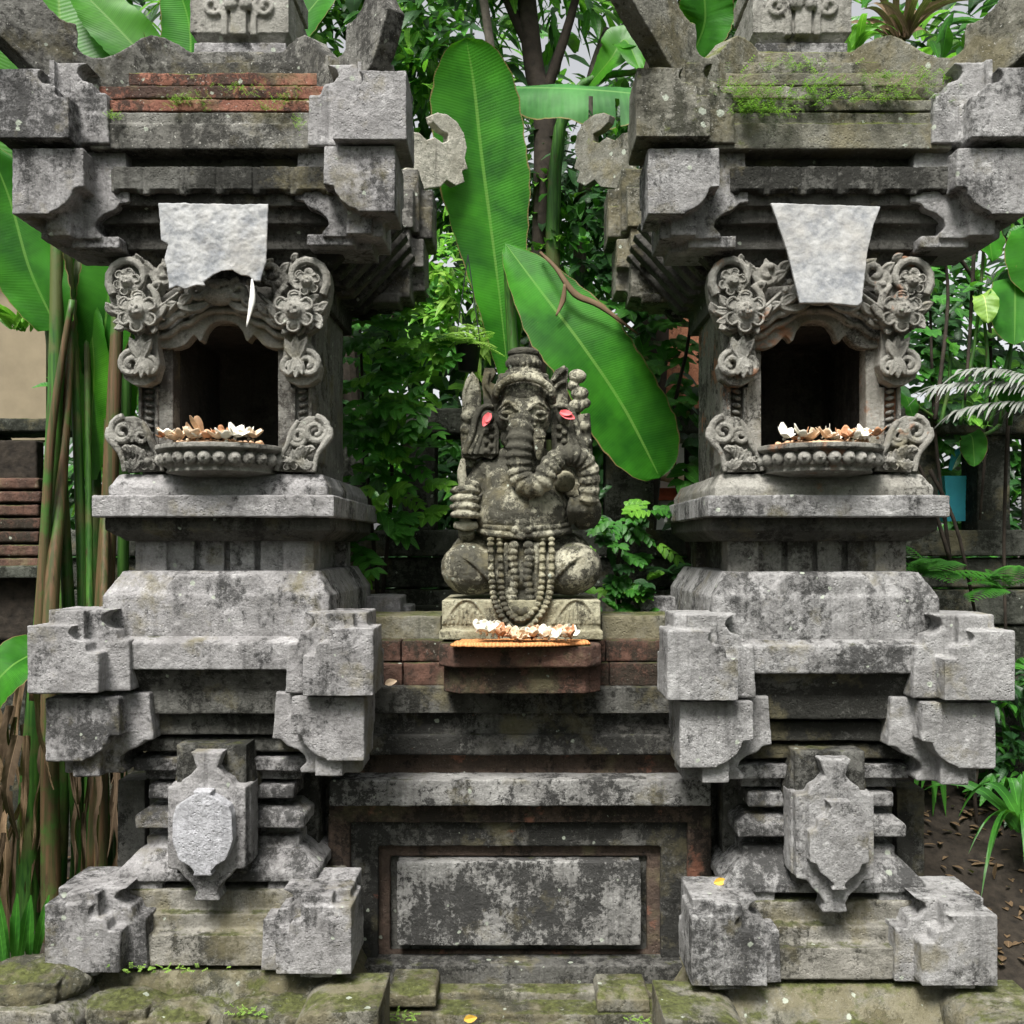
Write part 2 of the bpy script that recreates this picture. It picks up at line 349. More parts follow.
class Shrine:
    def __init__(s, cx, right, label):
        s.cx, s.right = cx, right
        s.root = thing('stone_shrine', label, 'shrine', (cx, AX, -490), 'pair of carved stone shrines')
        s.rnd = random.Random(5 if right else 3)
    def z(s, z): return z * 1.033 if (s.right and z < 0) else z
    def zp(s, py, Y): return s.z(zz(py, Y))
    def lx(s, px, Y): return (px - 520) * (D + Y) / D + 320
    def lev(s, bm, hw, Y, z0, z1, hw2=None, Y2=None):    # a symmetric course, optionally tapering to the top
        hw2 = hw if hw2 is None else hw2; Y2 = Y if Y2 is None else Y2; c = s.cx
        quadbox(bm, (c - hw, c + hw, Y, 2 * AX - Y, s.z(z0)), (c - hw2, c + hw2, Y2, 2 * AX - Y2, s.z(z1)))
    def part(s, name, bm, mat, vox=2., parent=None, **k):
        return obj(name, bm, mat, parent or s.root, vox=vox, **k)
    def corner(s, name, polys, H, Yf, mat, dx=0.):
        """polys: list of (polygon in inward distance/height, inset from the outer line, recess, depth, top z)"""
        for sx in (-1, 1):
            for back in (0, 1):
                bm = B(); j = s.rnd.uniform(-1.6, 1.6); jz = s.rnd.uniform(-1.5, 1.5)
                for poly, inset, rec, dep, zt in polys:
                    zt = zt + jz
                    j0 = dx * s.cx / abs(s.cx)
                    mk = lambda p: (p + inset)
                    fy = lambda y: (2 * AX - y) if back else y
                    pts = [(s.cx + j0 + sx * (H - mk(p)) + j, s.z(zt + q)) for p, q in poly]
                    prism(bm, pts, fy(Yf + rec), fy(Yf + rec + dep), 'xz')
                    pts = [(fy(Yf + mk(p)), s.z(zt + q)) for p, q in poly]
                    sdep = min(dep, (38 if inset < 4 else 52) - rec) if rec < 30 else dep
                    prism(bm, pts, s.cx + j0 + sx * (H - rec) + j, s.cx + j0 + sx * (H - rec - sdep) + j, 'yz')
                s.part(name, bm, mat if not isinstance(mat, dict) else mat[(sx, back)], 1.45 if not back else 2.)

def build_shrine(cx, right, label):
    s = Shrine(cx, right, label); zp = s.zp
    Zr = lambda py, Y: zz(py, Y)          # un-scaled (lev rescales)
    st = M['st2'] if right else M['st']; roof = M['roofR'] if right else M['roofL']; low = M['low']
    # --- plinth
    bm = B(); quadbox(bm, (cx - 175, cx + 175, -26, 400, -524), (cx - 128, cx + 128, 28, 352, s.z(-438))); s.part('plinth', bm, M['mossy'], 2.4)
    bm = B()
    for hw, Y, a, b in ((122, 26, 935, 966), (120, 40, 914, 938), (124, 50, 890, 918)): s.lev(bm, hw, Y, Zr(b, Y), Zr(a, Y))
    s.part('bottom_course', bm, low, 1.8)
    # feet at the corners of the plinth
    for sx in (-1, 1):
        for yy in (-52, 350):
            bm = B(); h = 52 if sx * cx < 0 or right else 52; w = 82
            x0 = cx + sx * 104; pts = [(0, -524), (0, -463)] + [(w * .4 * (1 - math.cos(a)) , -463 + 21 * math.sin(a)) for a in (.3, .7, 1.1, 1.5)] + [(w, -440), (w, -524)]
            pts = [(x0 + sx * p, q - (8 if right else 0)) for p, q in pts]
            prism(bm, pts, yy, yy + 82, 'xz'); s.part('foot_block', bm, M['mossy'] if sx > 0 or right else low, 1.8)
    # --- bottom corner blocks
    zt = Zr(905, 0)
    s.corner('corner_block', [(scl(UP_F, 1.07, 1.0), 0, 0, 60, zt), (scl(UP_P, 1.09, 1.0), 4, 20, 66, Zr(888, 20)), ([(0, 0), (32, 0), (32, -40), (0, -40)], 54, 54, 44, -354)], 153, 0, st, dx=2.)
    # --- stacked courses between
    bm = B()
    s.lev(bm, 95, 112, -360, -170)
    if True:
        x0 = cx + (-1 if not right else 1) * 98; x1 = cx + (-1 if not right else 1) * 128
        bm2 = B(); box(bm2, min(x0, x1), max(x0, x1), 108, 150, s.z(-372), s.z(-262)); s.part('side_post', bm2, M['wall'], 2.)
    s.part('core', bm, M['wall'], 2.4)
    bm = B()
    Y = 50; s.lev(bm, 106, Y, Zr(882, Y), Zr(873, Y)); s.lev(bm, 106, Y, Zr(873, Y), Zr(850, 62), 86, 66)
    Y = 74; s.lev(bm, 82, Y, Zr(862, Y), Zr(836, Y))
    Y = 62; s.lev(bm, 90, Y, Zr(828, Y), Zr(816, Y)); s.lev(bm, 90, Y, Zr(816, Y), Zr(806, 70), 78, 74)
    Y = 92; s.lev(bm, 78, Y, Zr(840, Y), Zr(800, Y))
    Y = 66; s.lev(bm, 78, Y, Zr(799, Y), Zr(785, Y)); Y = 74; s.lev(bm, 84, Y, Zr(779, Y), Zr(768, Y)); 
    Y = 62; s.lev(bm, 92, Y, Zr(771, Y), Zr(758, Y))
    s.part('waist_course', bm, st, 1.7)
    bm = B()
    Y = 66; s.lev(bm, 96, Y, Zr(752, Y), Zr(738, Y)); Y = 60; s.lev(bm, 76, Y, Zr(735, Y), Zr(716, Y)); Y = 48; s.lev(bm, 80, Y, Zr(714, Y), Zr(692, Y))
    Y = 90; s.lev(bm, 74, Y, Zr(760, Y), Zr(690, Y)); s.lev(bm, 92, 50, Zr(694, 50), Zr(668, 28), 120, 32)
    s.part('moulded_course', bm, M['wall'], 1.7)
    # --- medallion on its stele
    bm = B(); box(bm, cx - 36, cx + 36, 36, 110, s.z(zz(872, 40)), s.z(zz(744, 40))); 
    for q in (-1, 1): prism(bm, [(cx + q * 34, s.z(zz(745, 40))), (cx + q * 34, s.z(zz(800, 40))), (cx + q * 41, s.z(zz(795, 40))), (cx + q * 41, s.z(zz(782, 40)))], 44, 100)
    s.part('stele', bm, M['wall'], 1.8)
    k = (D + 20) / D
    def med(half, Yp): return [(cx + a * k * hs_, s.z(zz(y, Yp))) for hs_, seq in ((1, half), (-1, half[::-1])) for a, y in seq]
    big = [(16, 752), (13, 760), (10, 768), (16, 775), (24, 780), (27, 786), (39, 787), (39, 868), (28, 870), (22, 878), (15, 884), (10, 892), (13, 901)]
    sml = [(12, 793), (8, 799), (11, 806), (20, 812), (22, 820), (29, 823), (29, 852), (22, 854), (19, 862), (11, 868), (5, 874), (8, 879)]
    if not right: sml = [(10, 791), (7, 795), (16, 799), (26, 806), (29, 815), (30, 840), (26, 852), (23, 860), (13, 866), (8, 872), (10, 876)]
    bm = B(); prism(bm, med(big, 20), 20, 46); prism(bm, [(cx + (p - cx) * 1.04, q) for p, q in med(big[5:9] , 20)], 34, 62)
    m_ = s.part('medallion', bm, st, 1.3)
    bm = B(); prism(bm, med(sml, 8), 7, 24); s.part('medallion_face', bm, M['pale'] if not right else st, 1.1, parent=m_)
    # --- middle corner blocks
    s.corner('corner_block', [(LO_F, 0, 0, 60, Zr(697, 15)), (LO_P, 8, 24, 62, Zr(692, 38))], 161, 14, st)
    s.corner('corner_block', [(UP_F, 0, 0, 58, Zr(627, 0)), (UP_P, 10, 22, 62, Zr(611, 24))], 173, 0, st)
    bm = B(); Y = 29; s.lev(bm, 132, Y, Zr(670, Y), Zr(643, Y)); s.lev(bm, 132, Y, Zr(643, Y), Zr(637, 40), 124, 44); s.part('slab', bm, st, 1.8)
    bm = B(); Y = 48; s.lev(bm, 119, Y, Zr(645, Y), Zr(596, Y)); s.lev(bm, 119, Y, Zr(596, Y), Zr(571, 62), 104, 64)
    ins = [(cx - 57, s.z(zz(593, 50))), (cx + 57, s.z(zz(593, 50))), (cx + 42, s.z(zz(574, 58))), (cx - 42, s.z(zz(574, 58)))]
    prism(bm, ins, 50, 80); s.part('body_block', bm, st, 1.8)
    # --- neck: corner pilasters and small upright panels
    bm = B(); Y = 96; s.lev(bm, 84, Y, Zr(575, Y), Zr(536, Y))
    for i in range(4):
        x = cx - 49.5 + i * 33
        for yy in (Y - 9, 2 * AX - Y - 6): box(bm, x - 13.5, x + 13.5, yy, yy + 15, s.z(zz(574, 80)), s.z(zz(538, 80)))
    for sx in (-1, 1):
        for yy in (79, 2 * AX - 79 - 34):
            x = cx + sx * 80; box(bm, x - 17, x + 17, yy, yy + 34, s.z(zz(574, 80)), s.z(zz(538, 80)))
    s.part('neck', bm, M['nich'] if right else st, 1.6)
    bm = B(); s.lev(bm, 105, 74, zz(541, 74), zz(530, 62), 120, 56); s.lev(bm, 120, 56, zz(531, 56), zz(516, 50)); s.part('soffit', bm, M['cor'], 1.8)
    bm = B(); Y = 40; s.lev(bm, 126, Y, zz(517, Y), zz(495, Y)); s.part('slab', bm, st, 1.7)
    bm = B(); Y = 56; s.lev(bm, 116, Y, zz(500, Y), zz(487, Y)); s.lev(bm, 116, Y, zz(487, Y), zz(474, 66), 108, 68); s.part('step', bm, M['carveR'] if right else st, 1.7)
    # --- niche
    nm = M['nichR'] if right else M['nich']
    zb, ztp = zz(478, 88), zz(286, 88)
    bm = B()
    for sx in (-1, 1): box(bm, *sorted((cx + sx * 61, cx + sx * 93)), 86, 268, zb, ztp)
    box(bm, cx - 93, cx + 93, 252, 270, zb, ztp); box(bm, cx - 93, cx + 93, 86, 270, zz(322, 88), ztp); box(bm, cx - 93, cx + 93, 90, 270, zb, zz(470, 88))
    for sx in (-1, 1): box(bm, *sorted((cx + sx * 91, cx + sx * 95.5)), 112, 160, zz(462, 100), zz(310, 100))
    niche = s.part('niche', bm, nm, 1.8)
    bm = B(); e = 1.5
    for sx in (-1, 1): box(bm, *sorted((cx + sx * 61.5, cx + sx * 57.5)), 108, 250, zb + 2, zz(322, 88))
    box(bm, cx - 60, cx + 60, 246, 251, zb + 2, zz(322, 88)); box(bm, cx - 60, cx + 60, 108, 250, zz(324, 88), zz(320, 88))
    s.part('shade_lining', bm, M['niche_shade'], 1.8, parent=niche)  # added thin lining, coloured dark to stand for the niche's inner shade
    build_frame(s, niche)
    # --- corbels under the cornice
    bm = B(); prev = None
    for a, b, hw, Y in ((190, 206, 142, 40), (204, 224, 131, 48), (224, 232, 121, 58), (231, 250, 119, 60), (250, 257, 110, 70), (256, 266, 108, 72), (265, 292, 99, 80)):
        z1 = zz(a, Y) if prev is None else prev + 2; prev = zz(b, Y); s.lev(bm, hw, Y, prev, z1)
    for sx in (-1, 1):      # slanting ribs below the side overhang
        for i in range(7):
            y = 70 + i * 40
            prism(bm, [(cx + sx * 104, 300), (cx + sx * 118, 300), (cx + sx * 185, 372), (cx + sx * 160, 380)], y, y + 20)
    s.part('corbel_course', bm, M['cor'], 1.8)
    bm = B()
    s.lev(bm, 150, 52, zz(196, 40), zz(112, 40))
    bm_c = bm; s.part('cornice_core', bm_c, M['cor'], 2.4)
    bm = B(); Y = 26; s.lev(bm, 122, Y, zz(149, Y), zz(123, Y)); s.lev(bm, 120, Y + 4, zz(126, Y), zz(112, Y + 4)); s.part('cornice_beam', bm, roof, 1.7)
    bm = B(); Y = 30; z0, z1 = zz(193, Y), zz(166, Y)
    for sy in (Y, 2 * AX - Y - 24):
        box(bm, cx - 104, cx + 104, min(sy + 5, 180), max(sy + 24, 200), z0 + 3, z1); x = -100
        while x < 100:
            w_ = 36 if int(x) % 2 == 0 else 36
            box(bm, cx + x, cx + x + 29, sy, sy + 24, z0 + 4, z1); tube(bm, [(cx + x + 33.5, sy + 4, z0 - 1), (cx + x + 33.5, sy + 4, z1)], 3.4, 8, 1)
            for q in (2, 27): ell(bm, (cx + x + q, sy + 5, z0 + 4), (4, 4, 4), 8, 6)
            x += 38
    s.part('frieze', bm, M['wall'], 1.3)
    # --- cornice corner blocks
    s.corner('corner_block', [(scl(LO_F, .97, 1.02), 0, 0, 58, zz(147, 10)), (scl(LO_P, 1., 1.08), 16, 26, 64, zz(150, 36)), ([(0, 0), (62, 0), (50, -12), (0, -12)], 30, 46, 50, zz(238, 50))], 193, 10, {(-1, 0): st, (1, 0): st, (-1, 1): roof, (1, 1): roof} )
    s.corner('corner_block', [(scl(UP_F, 1.04, 1.02), 0, 0, 60, zz(69, 0)), (scl(UP_P, 1.05, 1.0), 16, 22, 64, zz(63, 22))], 205, 0, {(-1, 0): st if not right else roof, (1, 0): st, (-1, 1): roof, (1, 1): roof})
    # --- roof steps
    bk = M['brick'] if not right else roof
    for hw, Y, a, b in ((152, 30, 99.5, 113), (134, 50, 86, 100), (114, 74, 73, 87)):
        bm = B(); z0, z1 = zz(b, Y), zz(a, Y)
        s.lev(bm, hw, Y + 5, z0 - 6, z1 - 1)
        for sgn in (0, 1):
            x = -hw + s.rnd.uniform(-20, 0)
            while x < hw - 4:
                L = min(s.rnd.uniform(52, 66), hw - x); j = s.rnd.uniform(-1.5, 1.5)
                yf = Y + j if not sgn else 2 * AX - Y - 30
                box(bm, cx + max(x, -hw), cx + x + L - 1.5, yf, yf + 30, z0 + 1.5, z1); x += L
        s.part('brick_step' if not right else 'roof_step', bm, bk, 1.4, fine=True)
    bm = B(); s.lev(bm, 92, 98, zz(78, 98), zz(62, 98)); s.lev(bm, 70, 120, 500, 556); s.part('roof_top', bm, roof, 1.8)
    # --- wavy ridges that run from the finial down the four hips and end in upturned horns
    def hz(px, py):
        q = 520 - px; h = (q * 1140 - 304000) / (950 + q); return (h, (545 - py) * (1140 - h) / 950)
    G = [(178, 90), (186, 76), (200, 73), (200, 60), (196, 57), (186, 55), (175, 48), (160, 41), (148, 38.5), (137, 42), (125, 50), (113, 57), (100, 61.5), (88, 61), (80, 58), (74, 52), (74, 38), (72, 28), (64, 26), (56, 22), (45, 12), (35, -3)]
    tip = [(184, 562), (182, 571), (192, 575), (196, 586), (204, 596), (216, 600), (228, 596), (237, 583), (241, 565), (238, 545), (230, 532), (220, 520), (206, 506), (192, 494), (180, 482), (160, 470), (140, 462), (120, 458), (100, 460)]
    broken = [(184, 562), (190, 545), (198, 530), (192, 512), (186, 496), (178, 482), (160, 470), (140, 462), (120, 458), (100, 460)]
    comma = [(130, 470), (140, 495), (158, 512), (166, 520), (164, 535), (170, 552), (166, 566), (176, 569), (186, 563), (196, 572), (206, 568), (214, 574), (214, 584), (204, 585), (194, 592), (192, 601), (200, 608), (212, 611), (226, 606), (235, 594), (239, 575), (236, 558), (240, 545), (232, 538), (236, 524), (224, 514), (212, 518), (204, 505), (190, 498), (170, 485)]
    def diag(bm, poly, sx, sy, th):     # vertical plate along a hip, poly in (distance from the axis, height)
        n = Vector((-sx * sy, 1, 0)).normalized() if False else Vector((sx, -sy, 0)).normalized()
        A = []; C = []
        for h, z_ in poly:
            p = Vector((cx + sx * h, AX + sy * h, z_)); A.append(bm.verts.new(p + n * th / 2)); C.append(bm.verts.new(p - n * th / 2))
        bm.faces.new(A); bm.faces.new(C[::-1]); N = len(A)
        for i in range(N): bm.faces.new((A[i], C[i], C[(i + 1) % N], A[(i + 1) % N]))
    for sx in (-1, 1):
        for sy in (-1, 1):
            bm = B(); ridge = [hz(*p) for p in G]
            if sy < 0:
                brk = (not right and sx > 0)
                poly = ridge + (broken if brk else tip)
                diag(bm, poly, sx, sy, 22)
                r_ = s.part('hip_ridge', bm, roof, 1.5)
            else:
                diag(bm, ridge[:16] + [(150, 500), (150, 462), (100, 460)], sx, sy, 30); r_ = s.part('hip_ridge', bm, roof, 1.8)
                bm = B(); diag(bm, comma, sx, sy, 13); s.part('horn', bm, M['horn'] if (not right and sx > 0) else roof, 1.1, parent=r_, rough=.7)
    # --- finial
    bm = B(); y0 = 136; box(bm, cx - 53, cx + 53, y0, 2 * AX - y0, 520, zz(43, y0)); s.part('finial_base', bm, st, 1.8)
    bm = B(); y0 = 134; zc = zz(43, y0) - 1; h = 56
    quadbox(bm, (cx - 47, cx + 47, 143, 2 * AX - 143, zc), (cx - h, cx + h, y0, 2 * AX - y0, zc + 14)); box(bm, cx - h, cx + h, y0, 2 * AX - y0, zc + 13, zc + 62)
    box(bm, cx - 46, cx + 46, 144, 2 * AX - 144, zc + 60, zc + 78); box(bm, cx - 54, cx + 54, 136, 2 * AX - 136, zc + 76, zc + 100)
    box(bm, cx - 9, cx + 9, y0 - 6, y0 + 4, zc + 8, zc + 60)
    for q in (-1, 1):
        box(bm, *sorted((cx + q * 13, cx + q * 20)), y0 - 4, y0 + 4, zc + 8, zc + 40)
        spiral(bm, cx + q * 30, zc + 42, y0 - 1, 14, 3, 1.4, 1.57, 3.2, q)
        ell(bm, (cx + q * 8, y0 - 6, zc + 42), (8, 5, 7))
    ell(bm, (cx, y0 - 6, zc + 52), (9, 6, 9))
    s.part('finial', bm, M['carve'], 1.4)
    return s

FK = .3565
def fpt(s, x, y, d=0.): return Vector((s.cx - (3 if s.right else 0) + x * FK, 74 - d, (545 - (200 + y / 3.012)) * 1.0765))
def flower(bm, c, r, y0, n=6, a0=.3, boss=.42):
    for i in range(n):
        a = a0 + 2 * math.pi * i / n
        rot = Matrix.Rotation(-a, 3, 'Y')
        dz = 1.5 * (i % 2); m = Matrix.Rotation(-a, 3, 'Y') @ Matrix.Rotation(.35, 3, 'Z')
        ell(bm, (c.x + math.cos(a) * r * .6, c.y + 1.5 + dz, c.z + math.sin(a) * r * .6), (r * .46, r * .15, r * .4), 12, 8, m)
        tube(bm, [(c.x + math.cos(a + u) * r * v, c.y - 1.2 + dz, c.z + math.sin(a + u) * r * v) for u, v in ((-.42, .62), (-.3, .92), (0, 1.02), (.3, .92), (.42, .62))], r * .07, 6, 3)
    ell(bm, (c.x, c.y - 2, c.z), (r * boss, r * .38, r * boss), 12, 8)
    for i in range(7):
        a = i * 2.4; q = r * boss * .62 * math.sqrt(i / 7.)
        ell(bm, (c.x + math.cos(a) * q, c.y - 2 - r * .33, c.z + math.sin(a) * q), (r * .11,) * 3, 6, 5)
def leafblob(bm, a, b, w, bend=0., ridges=True):      # carved leaf between two points
    a = Vector(a); b = Vector(b); d = b - a; nrm = Vector((-d.z, 0, d.x)).normalized()
    m = (a + b) / 2 + nrm * bend
    tube(bm, [a, m, b], [w * .35, w, w * .9, w * .12], 8, 5, .55)
    if ridges:
        for q in (-.5, .5): tube(bm, [a + nrm * q * w * .4 - Vector((0, w * .4, 0)), m + nrm * q * w * 1.1 - Vector((0, w * .45, 0)), b - Vector((0, w * .2, 0))], [w * .1, w * .22, w * .1], 6, 4)
def build_frame(s, niche):
    cv = M['carveR'] if s.right else M['carve']; cx = s.cx - (3 if s.right else 0)
    # pilasters with ribs
    for q in (-1, 1):
        bm = B()
        a = fpt(s, 0, 436); zlo = zz(474, 72); zhi = zz(300, 72)
        def bx(x0, x1, y0, y1, d0, d1):
            u0, u1 = sorted((cx + q * x0 * FK, cx + q * x1 * FK)); box(bm, u0, u1, 74 - d1, 74 - d0, fpt(s, 0, y1).z, fpt(s, 0, y0).z)
        bx(160, 200, 330, 815, -30, -8); bx(196, 272, 330, 815, -30, -14); bx(204, 214, 560, 800, -16, -6); bx(254, 264, 560, 800, -16, -6)
        for i in range(9): 
            c = fpt(s, q * 234, 572 + i * 21, -10); ell(bm, c, (5.6, 4, 2.6), 8, 6, Matrix.Rotation(q * -.25, 3, 'Y'))
        obj('pilaster', bm, cv if s.right else M['nich'], niche, vox=.9, rough=.45)
        # bottom volute: an open leaf that flares outwards and curls over at the top
        bm = B()
        v0 = [(170, 818), (186, 770), (204, 735), (216, 700), (232, 670), (262, 652), (300, 655), (326, 680), (331, 712), (318, 738), (296, 762), (284, 790), (282, 822)]
        prism(bm, [(fpt(s, q * x, y).x, fpt(s, q * x, y).z) for x, y in v0], 68, 76)
        c = fpt(s, q * 287, 700, 12); spiral(bm, c.x, c.z, c.y, 15.5, 3.5, 1.55, (math.pi * .5), lambda t_: 4.4 - 1.6 * t_, -q, 0)
        c = fpt(s, q * 236, 716, 11); spiral(bm, c.x, c.z, c.y, 10.5, 2.5, 1.6, math.pi * 1.2, 3.2, q)
        flower(bm, fpt(s, q * 212, 790, 13), 10, 0, 5)
        tube(bm, [fpt(s, q * x, y, 13) for x, y in ((329, 690), (330, 716), (312, 742), (292, 772), (283, 820))], [3.2, 4.2, 3.8, 3.2, 2.6], 8)
        tube(bm, [fpt(s, q * x, y, 12) for x, y in ((236, 668), (214, 704), (202, 742), (180, 780), (170, 818))], [2.6, 3.4, 3.2, 3, 2.6], 8)
        for i in range(5): leafblob(bm, fpt(s, q * (244 + i * 4), 800 - i * 8, 10), fpt(s, q * (222 + 17 * i), 742 + abs(i - 2) * 6, 17), 5, q * 3)
        for i in range(4): leafblob(bm, fpt(s, q * 262, 815, 11), fpt(s, q * (232 + i * 15), 778 + abs(i - 1.5) * 8, 15), 4, 0)
        obj('volute', bm, cv, niche, vox=.72, rough=.45)
        # upper carved corner: scroll, blossoms, leaves
        bm = B()
        v1 = [(195, 340), (205, 250), (190, 220), (215, 192), (255, 176), (300, 190), (328, 225), (335, 262), (330, 305), (318, 345), (300, 385), (262, 410), (240, 400), (215, 410), (190, 400)]
        prism(bm, [(fpt(s, q * x, y).x, fpt(s, q * x, y).z) for x, y in v1], 62, 78)
        c = fpt(s, q * 262, 248, 17); spiral(bm, c.x, c.z, c.y, 25, 7, 1.35, math.pi * (-.25 if q > 0 else 1.25), lambda t_: 5 - 2.2 * t_, q, -3)
        flower(bm, fpt(s, q * 266, 262, 22), 14, 0, 6)
        flower(bm, fpt(s, q * 231, 352, 26), 21, 0, 6, .5)
        for ang, ln in ((-75, 50), (-40, 60), (-5, 64), (28, 60), (60, 54), (92, 62), (125, 66), (160, 66), (195, 56)):
            a = R(ang); leafblob(bm, fpt(s, q * (240 + 25 * math.cos(a)), 345 + 25 * math.sin(a), 12), fpt(s, q * (240 + ln * 1.35 * math.cos(a)), 345 + ln * 1.2 * math.sin(a), 17), 6, 2)
        # ribbed bud pointing to the scroll
        for i in range(7):
            c = fpt(s, q * (128 + i * 9), 300 + i * 8, 14 + i * .6); r = 7 + i * .5
            rot = Matrix.Rotation(-q * .75, 3, 'Y'); ell(bm, c, (2.3, r * .7, r), 8, 8, rot)
        for i in range(4): tube(bm, [fpt(s, q * (150 + 8 * i), 330 + 6 * i, 20), fpt(s, q * (168 + 8 * i), 362 + 5 * i, 20), fpt(s, q * (205 + 4 * i), 385 + 5 * i, 15)], [2.6, 2.6, 1.6], 6)
        # leaves and buds that fill the ground between scroll and arch
        for (x0, y0), (x1, y1), w_ in (((120, 240), (92, 200), 7), ((140, 262), (105, 232), 7), ((188, 240), (215, 205), 6), ((200, 300), (165, 262), 7), ((118, 330), (70, 300), 7), ((160, 352), (120, 322), 6), ((300, 352), (330, 322), 6), ((285, 380), (305, 400), 5), ((205, 385), (190, 415), 5), ((225, 200), (240, 178), 5)):
            leafblob(bm, fpt(s, q * x0, y0, 12), fpt(s, q * x1, y1, 20), w_, 2)
        for x, y in ((108, 285), (95, 262), (182, 268), (210, 318), (150, 215)): ell(bm, fpt(s, q * x, y, 20), (3.6, 3.6, 3.6), 8, 6)
        # inner swirls
        c = fpt(s, q * 158, 232, 15); spiral(bm, c.x, c.z, c.y, 15, 3.5, 1.4, math.pi * .1 if q > 0 else math.pi * .9, 4, -q, -2)
        leafblob(bm, fpt(s, q * 110, 262, 12), fpt(s, q * 165, 190, 16), 8, 4); leafblob(bm, fpt(s, q * 178, 300, 12), fpt(s, q * 190, 215, 16), 7, -4)
        tube(bm, [fpt(s, q * 200, 400, 13), fpt(s, q * 176, 350, 18), fpt(s, q * 182, 300, 20), fpt(s, q * 205, 270, 18)], [4, 4.5, 4, 3], 8)
        obj('floral_scroll', bm, cv, niche, vox=.72, rough=.35)
        # hanging leaf and curl below it
        bm = B(); v2 = [(188, 395), (262, 392), (258, 420), (285, 470), (300, 505), (292, 540), (262, 560), (228, 562), (196, 545), (182, 500), (190, 450)]
        prism(bm, [(fpt(s, q * x, y).x, fpt(s, q * x, y).z) for x, y in v2], 66, 86)
        c = fpt(s, q * 262, 500, 12); spiral(bm, c.x, c.z, c.y, 14.5, 3.2, 1.5, math.pi * (.5), 3.6, -q)
        c = fpt(s, q * 212, 508, 12); spiral(bm, c.x, c.z, c.y, 11, 3, 1.3, math.pi * .5, 3.2, q)
        for dx, dy in ((-32, -52), (0, -64), (34, -58)): leafblob(bm, fpt(s, q * 232, 490, 12), fpt(s, q * (230 + dx), 480 + dy, 16), 6, 1)
        for dx, dy in ((-22, 48), (0, 56), (20, 46)): leafblob(bm, fpt(s, q * 228, 480, 13), fpt(s, q * (230 + dx), 488 + dy, 16), 5.5, 1)
        obj('hanging_leaf', bm, cv, niche, vox=.72, rough=.35)
    # arch band, lobed
    out = [(0, 325), (60, 332), (100, 350), (140, 372), (190, 392), (205, 395), (205, 300), (150, 262), (60, 252), (0, 250)]
    inn = [(200, 442), (168, 446), (140, 443), (118, 434), (102, 416), (92, 404), (82, 412), (74, 424), (66, 420), (58, 396), (42, 374), (22, 363), (0, 360)]
    half = [p for p in inn[::-1]] + [(205, 420), (205, 300), (150, 262), (60, 252), (0, 250)]
    full = half + [(-x, y) for x, y in half[::-1][1:-1]]
    bm = B(); prism(bm, [(fpt(s, x, y).x, fpt(s, x, y).z) for x, y in full], 76, 92)
    for q in (-1, 1):
        for off, d, rr in ((0, 2, 3.6), (-26, 10, 4.2), (-50, 14, 3.6)):
            tube(bm, [fpt(s, q * x, y + off * (1 if x > 20 else .8), d) for x, y in ((205, 412), (165, 408), (130, 380), (100, 372), (72, 350), (36, 334), (0, 332))], rr, 8, 4)
    cv2 = cv
    a = B(); bm2 = a
    ell(bm, fpt(s, 0, 290, 12), (22, 12, 13)); ell(bm, fpt(s, 0, 270, 18), (11, 8, 7)); 
    for q in (-1, 1):
        spiral(bm, fpt(s, q * 62, 285, 0).x, fpt(s, 0, 285).z, 56, 12, 3, 1.3, math.pi / 2, 3.6, q); ell(bm, fpt(s, q * 22, 262, 20), (5, 4, 4))
        leafblob(bm, fpt(s, q * 30, 320, 12), fpt(s, q * 120, 335, 15), 6, -3 * q)
    obj('arch', bm, cv, niche, vox=.9, rough=.35)
    # dish with a row of round bosses
    bm = B(); zr, zb = zz(444, 30), zz(473, 38); n = 26
    def hc(rx, ry): return [(cx + rx * math.cos(math.pi * (1 + i / n)), 70 + ry * math.sin(math.pi * (1 + i / n))) for i in range(n + 1)]
    lay = [(62, 56, zr), (68, 64, zr), (68, 64, zr - 5), (61, 56, zr - 8), (59, 54, zr - 21), (55, 51, zr - 24), (57, 53, zr - 28), (48, 42, zb), (30, 20, zb - 3)]
    rings = [[bm.verts.new((x, y, z)) for x, y in hc(a, b)] + [bm.verts.new((cx + a, 86, z)), bm.verts.new((cx - a, 86, z))] for a, b, z in lay]
    for A, C in zip(rings, rings[1:]):
        for i in range(len(A)): bm.faces.new((A[i], A[(i + 1) % len(A)], C[(i + 1) % len(A)], C[i]))
    bm.faces.new(rings[0]); bm.faces.new(rings[-1][::-1])
    dish = obj('offering_dish', bm, cv, niche, vox=.9, rough=.35)
    bm = B()
    for i in range(13):
        a = math.pi * (1.04 + .92 * i / 12); x, y = cx + 61.5 * math.cos(a), 70 + 57 * math.sin(a)
        ell(bm, (x, y, zr - 15), (7.0, 6, 7.0), 12, 8); ell(bm, (x + 5 * math.cos(a), y + 6.4 * math.sin(a), zr - 15), (2., 2., 2.), 8, 6)
    obj('round_boss_row', bm, M['carve'], dish, vox=.8, rough=.3)

SL = build_shrine(-320, False, 'left stone shrine with red roof bricks and a torn white sheet over its niche')
SR = build_shrine(322, True, 'right stone shrine with a mossy roof and a tapered white panel over its niche')
